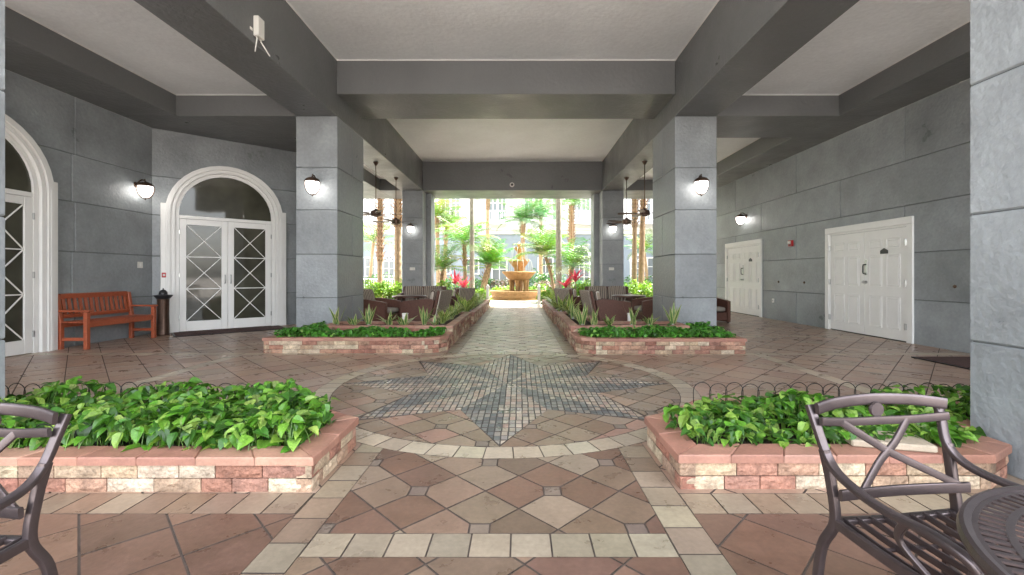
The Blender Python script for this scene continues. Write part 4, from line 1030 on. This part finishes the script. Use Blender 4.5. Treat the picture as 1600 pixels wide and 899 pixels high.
for px, d, w, h, gr, lb in ((722,20,1.3,.75,YG,'low yellow-green mound under the shaggy palm'), (790,24.6,1.9,.7,YG,'low hedge clump behind the fountain, left part'), (845,24.6,1.9,.7,YG,'low hedge clump behind the fountain, right part'),
                        (712,23,2.0,1.3,DG,'dark green bush behind the left red cordylines'), (842,26.5,1.8,1.8,DG,'dark green bush just right of the fountain basin'), (865,26.2,1.6,1.7,DG,'dark green bush between fountain and right smooth trunk'),
                        (785,25.8,1.4,1.3,PU,'purplish bush left behind the fountain'), (853,24.9,1.4,1.1,PU,'purplish bush right behind the fountain'), (752,26,1.6,1.4,DG,'dark bush behind the left smooth trunk'),
                        (900,23,1.8,1.2,DG,'dark bush behind the right red cordylines'), (590,24,2.6,1.5,DG,'dark bush far beyond the left hedge'), (1005,24,2.6,1.5,DG,'dark bush far beyond the right hedge'),
                        (858,18.6,1.0,.62,YG,'pale low mound at the foot of the right smooth trunk'), (748,18.4,1.0,.62,YG,'pale low mound at the foot of the left smooth trunk')):
    i += 1; shrub('bush', lb, 'shrub', at(px,d), d, w, 1.0, h, 650, .15, gr, 60+i, 'courtyard bushes')
def cordyline(label, x, y, h, seed):
    rr_ = random.Random(seed); r = thing('red_cordyline', label, 'plant', (x, y, 0), 0, 'red cordylines'); g = MB()
    g.tube([(0,0,-.05),(.02,0,h*.5),(0,.02,h)], [.025,.02,.015], 6, (.3,.22,.16)); g.build('stem', M['bark'], r)
    g = MB()
    for k in range(20):
        c = rr_.choice([(.55,.03,.10),(.42,.02,.06),(.62,.08,.18)]); blade(g, (0,0,h-.12*rr_.random()), k*2.4, rr_.uniform(.5,.7), .045, rr_.uniform(.15,1.0), rr_.uniform(.3,1.0), c, tuple(v*.8 for v in c), 5)
    g.build('leaves', M['leaf'], r)
cordyline('red cordyline left of the walk, taller and farther left', at(711,17.9), 17.9, .95, 1); cordyline('red cordyline left of the walk, lower and nearer the trunk', at(724,17.6), 17.6, .78, 2)
cordyline('red cordyline right of the walk, lower and next to the trunk', at(884,17.6), 17.6, .78, 3); cordyline('red cordyline right of the walk, taller and farther right', at(899,17.9), 17.9, 1.02, 4)

# ------------------------------------------------------------------ buildings across the courtyard
def window(g_root, x0, x1, z0, z1, y, arch=False, cols=2, rows=2):
    g = MB(); t = .09
    g.cbox(x0-t, x0, y-.1, y+.02, z0-t, z1, .01); g.cbox(x1, x1+t, y-.1, y+.02, z0-t, z1, .01); g.cbox(x0-t-.03, x1+t+.03, y-.14, y+.02, z0-t-.06, z0-t, .01)
    if arch:
        cx = (x0+x1)/2; rr_ = (x1-x0)/2; A = [(cx+rr_*cos(pi*k/16), z1+rr_*sin(pi*k/16)) for k in range(17)]; Bq = [(cx+(rr_+.16)*cos(pi*k/16), z1+(rr_+.16)*sin(pi*k/16)) for k in range(17)]
        for k in range(16):
            p = [A[k], A[k+1], Bq[k+1], Bq[k]]; g.raw([(a, y-.12, b) for a, b in p]+[(a, y+.02, b) for a, b in p], [(0,3,2,1),(0,1,5,4),(2,3,7,6)])
        for k in (4, 8, 12): a = pi*k/16; g.bar((cx, y-.06, z1), (cx+rr_*cos(a), y-.06, z1+rr_*sin(a)), .04, .04, (0,1,0))
        g.box(x0, x1, y-.08, y-.03, z1-.03, z1+.03)
    else: g.cbox(x0-t, x1+t, y-.1, y+.02, z1, z1+t, .01)
    for c in range(1, cols): x = x0+(x1-x0)*c/cols; g.box(x-.025, x+.025, y-.075, y-.03, z0, z1)
    for c in range(1, rows): z = z0+(z1-z0)*c/rows; g.box(x0, x1, y-.073, y-.032, z-.02, z+.02)
    w = g.build('window', M['white'], g_root, fix=False)
    g = MB(); g.face([(x0,y-.028,z0),(x1,y-.028,z0),(x1,y-.028,z1),(x0,y-.028,z1)])
    if arch: g.face([(a, y-.028, b) for a, b in A][::1])
    g.build('pane', M['glass_win'], w, fix=False)
BY = 32.0
bl = thing('courtyard_building', 'grey and white building with palms in front across the courtyard', 'building', (0, BY, 0))
g = MB(); g.box(-20, 20, 0, 6, 0, 4.15); g.build('lower_wall', M['facade_grey'], bl)
g = MB(); g.box(-20, 20, .05, 6, 4.8, 12); g.build('upper_wall', M['facade_white'], bl)
g = MB(); g.cbox(-20, 20, -.12, 6, 4.151, 4.45, .02); g.cbox(-20, 20, -.3, 6, 4.452, 4.62, .02); g.cbox(-20, 20, -.2, 6, 4.622, 4.799, .02); g.build('cornice', M['facade_white'], bl)
def wx(px): return (px-812)*BY/690
for x0, x1, z0, z1, ar in ((730,747,1.4,2.35,0), (770,791,.9,2.35,0), (842,863,1.4,2.4,0), (693,703,1.4,2.4,0), (890,920,.35,2.5,1), (600,616,.6,2.2,1), (572,586,1.2,2.4,0), (986,1003,.6,2.2,1), (1012,1030,1.2,2.4,0), (650,668,.5,2.3,1), (945,965,1,2.4,0)):
    window(bl, wx(x0), wx(x1), z0, z1, 0, bool(ar), 2 if x1-x0 < 26 else 4, 2 if not ar else 3)
for x0, x1 in ((896,907),(910,921),(764,776),(779,790),(690,702),(706,718),(820,832),(836,848),(572,584),(590,602),(608,620),(986,998),(1004,1016),(940,952),(640,652),(662,674),(864,876)):
    window(bl, wx(x0), wx(x1), 5.25, 7.0, .05, False, 2, 3)
for x0, x1, in ((760,794),(892,925),(568,624),(982,1030)):
    g = MB(); a, b_ = wx(x0), wx(x1); g.cbox(a, b_, -.75, -.68, 5.72, 5.79, .01); g.cbox(a, b_, -.75, -.68, 4.9, 4.96, .01); x = a
    while x < b_: g.box(x, x+.035, -.735, -.70, 4.961, 5.719); x += .13
    g.cbox(a, b_, -.9, .04, 4.8005, 4.899, .01); g.build('balcony_railing', M['white'], bl)
# left and right wings
for sx, lb in ((-1, 'white wing of the courtyard building seen beyond the left fans'), (1, 'white wing of the courtyard building seen beyond the right fans')):
    wg = thing('building_wing', lb, 'building', (0, 0, 0)); xx = -13.2 if sx < 0 else 12.0
    g = MB(); x0, x1 = sorted((xx, xx+sx*8)); g.box(x0, x1, 19, 31.95, 0, 12); g.build('wall', M['facade_white'], wg)
    for z0, z1 in ((.9, 2.6), (5.2, 7.0)):
        for k in range(5):
            y0 = 20+k*2.3; g = MB(); xa, xb = sorted((xx, xx-sx*.06)); g.cbox(xa, xb, y0-.08, y0+1.1, z0-.08, z1+.08, .01); w = g.build('window', M['white'], wg)
            g = MB(); xg = xx-sx*.064; g.face([(xg, y0, z0), (xg, y0+1.02, z0), (xg, y0+1.02, z1), (xg, y0, z1)]); g.build('pane', M['glass_win'], w)
# low white railing in the left aperture
r = thing('white_railing', 'low white railing across the courtyard behind the left palms', 'railing', (at(595,23), 23, 0))
g = MB(); g.cbox(-1.6, 1.6, -.03, .03, .95, 1.02, .01); g.cbox(-1.6, 1.6, -.025, .025, .15, .2, .01); g.build('rail', M['white'], r)
g = MB(); x = -1.58
while x < 1.58: g.box(x, x+.03, -.015, .015, .201, .949); x += .12
g.build('balusters', M['white'], r)
for x in (-1.6, 0, 1.6):
    g = MB(); g.cbox(x-.05, x+.05, -.051, .051, 0, 1.08, .01); g.build('post', M['white'], r)

# ------------------------------------------------------------------ metal patio chairs and table
def smooth_path(P, n=5):
    P = [Vector(p) for p in P]; out = []
    for i in range(len(P)-1):
        p0, p1, p2, p3 = P[max(i-1,0)], P[i], P[i+1], P[min(i+2, len(P)-1)]
        for k in range(n):
            t = k/n; out.append(.5*((2*p1)+(-p0+p2)*t+(2*p0-5*p1+4*p2-p3)*t*t+(-p0+3*p1-3*p2+p3)*t**3))
    out.append(P[-1]); return out
def make_patio():
    r = thing('patio_chair', '', 'chair', (0,0,0)); Mt = M['metal']; w = .245
    def fl(g, P, wd, th, up=(0,0,1), n=5):
        pts = smooth_path(P, n); g.tube(pts, wd, 12, flat=th/wd, up=up, sq=.45)
    for s in (-1, 1):
        g = MB()   # stile flowing into the arm
        fl(g, [(s*w,.282,.755),(s*(w-.005),.262,.70),(s*(w-.015),.235,.62),(s*(w-.01),.19,.575),(s*w,.12,.555),(s*(w+.02),0,.55),(s*(w+.03),-.14,.56),(s*(w+.02),-.22,.54),(s*(w+.01),-.235,.50)], .0145, .010, (0,1,0)); g.build('armrest', Mt, r, 'auto')
        g = MB(); fl(g, [(s*(w-.012),.235,.62),(s*(w-.02),.215,.52),(s*(w-.02),.20,.40),(s*(w-.005),.235,.30),(s*(w+.005),.25,.14),(s*(w+.01),.28,.0)], .0145, .012, (1,0,0)); g.build('leg', Mt, r, 'auto')
        g = MB(); fl(g, [(s*(w+.012),-.225,.52),(s*(w-.005),-.20,.44),(s*(w-.01),-.20,.36),(s*(w+.01),-.235,.18),(s*(w+.01),-.24,.0)], .0145, .012, (1,0,0)); g.build('leg', Mt, r, 'auto')
        g = MB(); fl(g, [(s*(w+.012),-.06,.545),(s*(w-.0),-.03,.48),(s*(w-.015),-.10,.42),(s*(w-.02),-.16,.395)], .011, .006, (1,0,0)); g.build('arm_scroll', Mt, r, 'auto')
    def bq(x, z, dy=0):     # point on the curved back
        return (x, .285-(.765-z)*.33+.03*(1-(x/w)**2)-.03+dy, z)
    g = MB()
    fl(g, [bq(-w,.75),bq(-w*.6,.761),bq(0,.766),bq(w*.6,.761),bq(w,.75)], .019, .007, (0,1,0)); 
    fl(g, [bq(-w+.005,.712),bq(-w*.5,.70),bq(0,.698),bq(w*.5,.70),bq(w-.005,.712)], .014, .006, (0,1,0))
    fl(g, [bq(-w+.012,.50),bq(0,.492),bq(w-.012,.50)], .017, .007, (0,1,0))
    fl(g, [bq(-w*.62,.70),bq(-.04,.63),bq(.0,.605),bq(.06,.575),bq(w-.03,.50)], .0125, .006, (0,1,0))
    fl(g, [bq(w*.42,.70),bq(.04,.635),bq(.0,.605),bq(-.05,.57),bq(-w*.55,.50)], .0125, .006, (0,1,0))
    g.lathe([(0,-.006),(.024,-.006),(.026,0),(.024,.006),(0,.006)], 20, M=Matrix.Translation(bq(0,.732)) @ Matrix.Rotation(pi/2,4,'X'))
    g.build('backrest', Mt, r, 'auto')
    g = MB(); sw = w-.02
    fl(g, [(-sw,.205,.40),(-sw-.005,0,.395),(-sw,-.21,.40),(-sw+.04,-.245,.40),(0,-.255,.40),(sw-.04,-.245,.40),(sw,-.21,.40),(sw+.005,0,.395),(sw,.205,.40)], .016, .010, (1,0,0)); fl(g, [(-sw,.205,.40),(0,.205,.395),(sw,.205,.40)], .014, .009)
    for k in range(9):
        x = -sw+.03+k*(2*sw-.06)/8; fl(g, [(x,.2,.402),(x,.08,.392),(x,-.08,.39),(x,-.2,.40),(x,-.245,.40)], .0105, .004, (1,0,0), 3)
    for y in (-.09, .07): g.tube([(-sw,y,.385),(sw,y,.385)], .006, 6)
    g.build('seat', Mt, r, 'auto')
    g = MB(); fl(g, [(-w,.24,.2),(-.08,.02,.235),(w,-.22,.2)], .009, .006); fl(g, [(w,.24,.2),(.08,.02,.232),(-w,-.22,.2)], .009, .006); g.build('stretcher', Mt, r, 'auto')
    return r
pch = make_patio(); pch['group'] = 'cast metal patio chairs'
pch.location = (1.262, 1.25, .005); pch.rotation_euler = (0,0,radians(7)); pch['label'] = 'bronze metal patio chair with crossed back bars beside the round table'
dup(pch, (-1.70, 1.135, .005), radians(-4), 'bronze metal patio chair cut off by the left picture edge')

tr = thing('patio_table', 'round slotted metal table cut off by the lower right corner', 'table', (1.33, .635, .005))
g = MB(); Z = .655; RO = .5
g.lathe([(RO-.024,Z-.022),(RO-.006,Z-.025),(RO,Z-.01),(RO-.004,Z+.003),(RO-.012,Z+.006),(RO-.024,Z+.002),(RO-.024,Z-.022)], 72, cap=False); g.build('rim', M['metal'], tr, 'auto')
g = MB(); rings = [.473, .418, .363, .308, .253, .198, .143, .095, .05]
def ring(r0, r1, z0, z1, n=72):
    vs = []; fs = []
    for k in range(n):
        a = 2*pi*k/n
        for q, z in ((r0,z0),(r1,z0),(r1,z1),(r0,z1)): vs.append((q*cos(a), q*sin(a), z))
    for k in range(n):
        b_ = k*4; c = ((k+1) % n)*4
        for e in range(4): fs.append((b_+e, c+e, c+(e+1) % 4, b_+(e+1) % 4))
    g.raw(vs, fs)
for q in rings: ring(q-.007, q+.007, Z-.006, Z)
for i in range(len(rings)-1):
    r1_, r0_ = rings[i], rings[i+1]; rm = (r0_+r1_)/2; n = max(10, int(2*pi*rm/.027))
    for k in range(n):
        a = 2*pi*(k+.5*(i % 2))/n; Mx = Matrix.Rotation(a, 4, 'Z'); g.box(r0_+.004, r1_-.004, -.0055, .0055, Z-.0055, Z-.0008, M=Mx)
g.lathe([(.0,Z-.006),(.05,Z-.006),(.05,Z),(0,Z)], 24)
g.build('slotted_top', M['metal'], tr)
for k in range(4):
    a = pi/4+k*pi/2; g = MB(); pts = smooth_path([(.30*cos(a),.30*sin(a),Z-.02),(.20*cos(a),.20*sin(a),.5),(.12*cos(a),.12*sin(a),.3),(.22*cos(a),.22*sin(a),.1),(.34*cos(a),.34*sin(a),0)], 4)
    g.tube(pts, .018, 8); g.build('leg', M['metal'], tr, True)
g = MB(); ring(.11, .135, .28, .31, 32); g.build('leg_ring', M['metal'], tr)
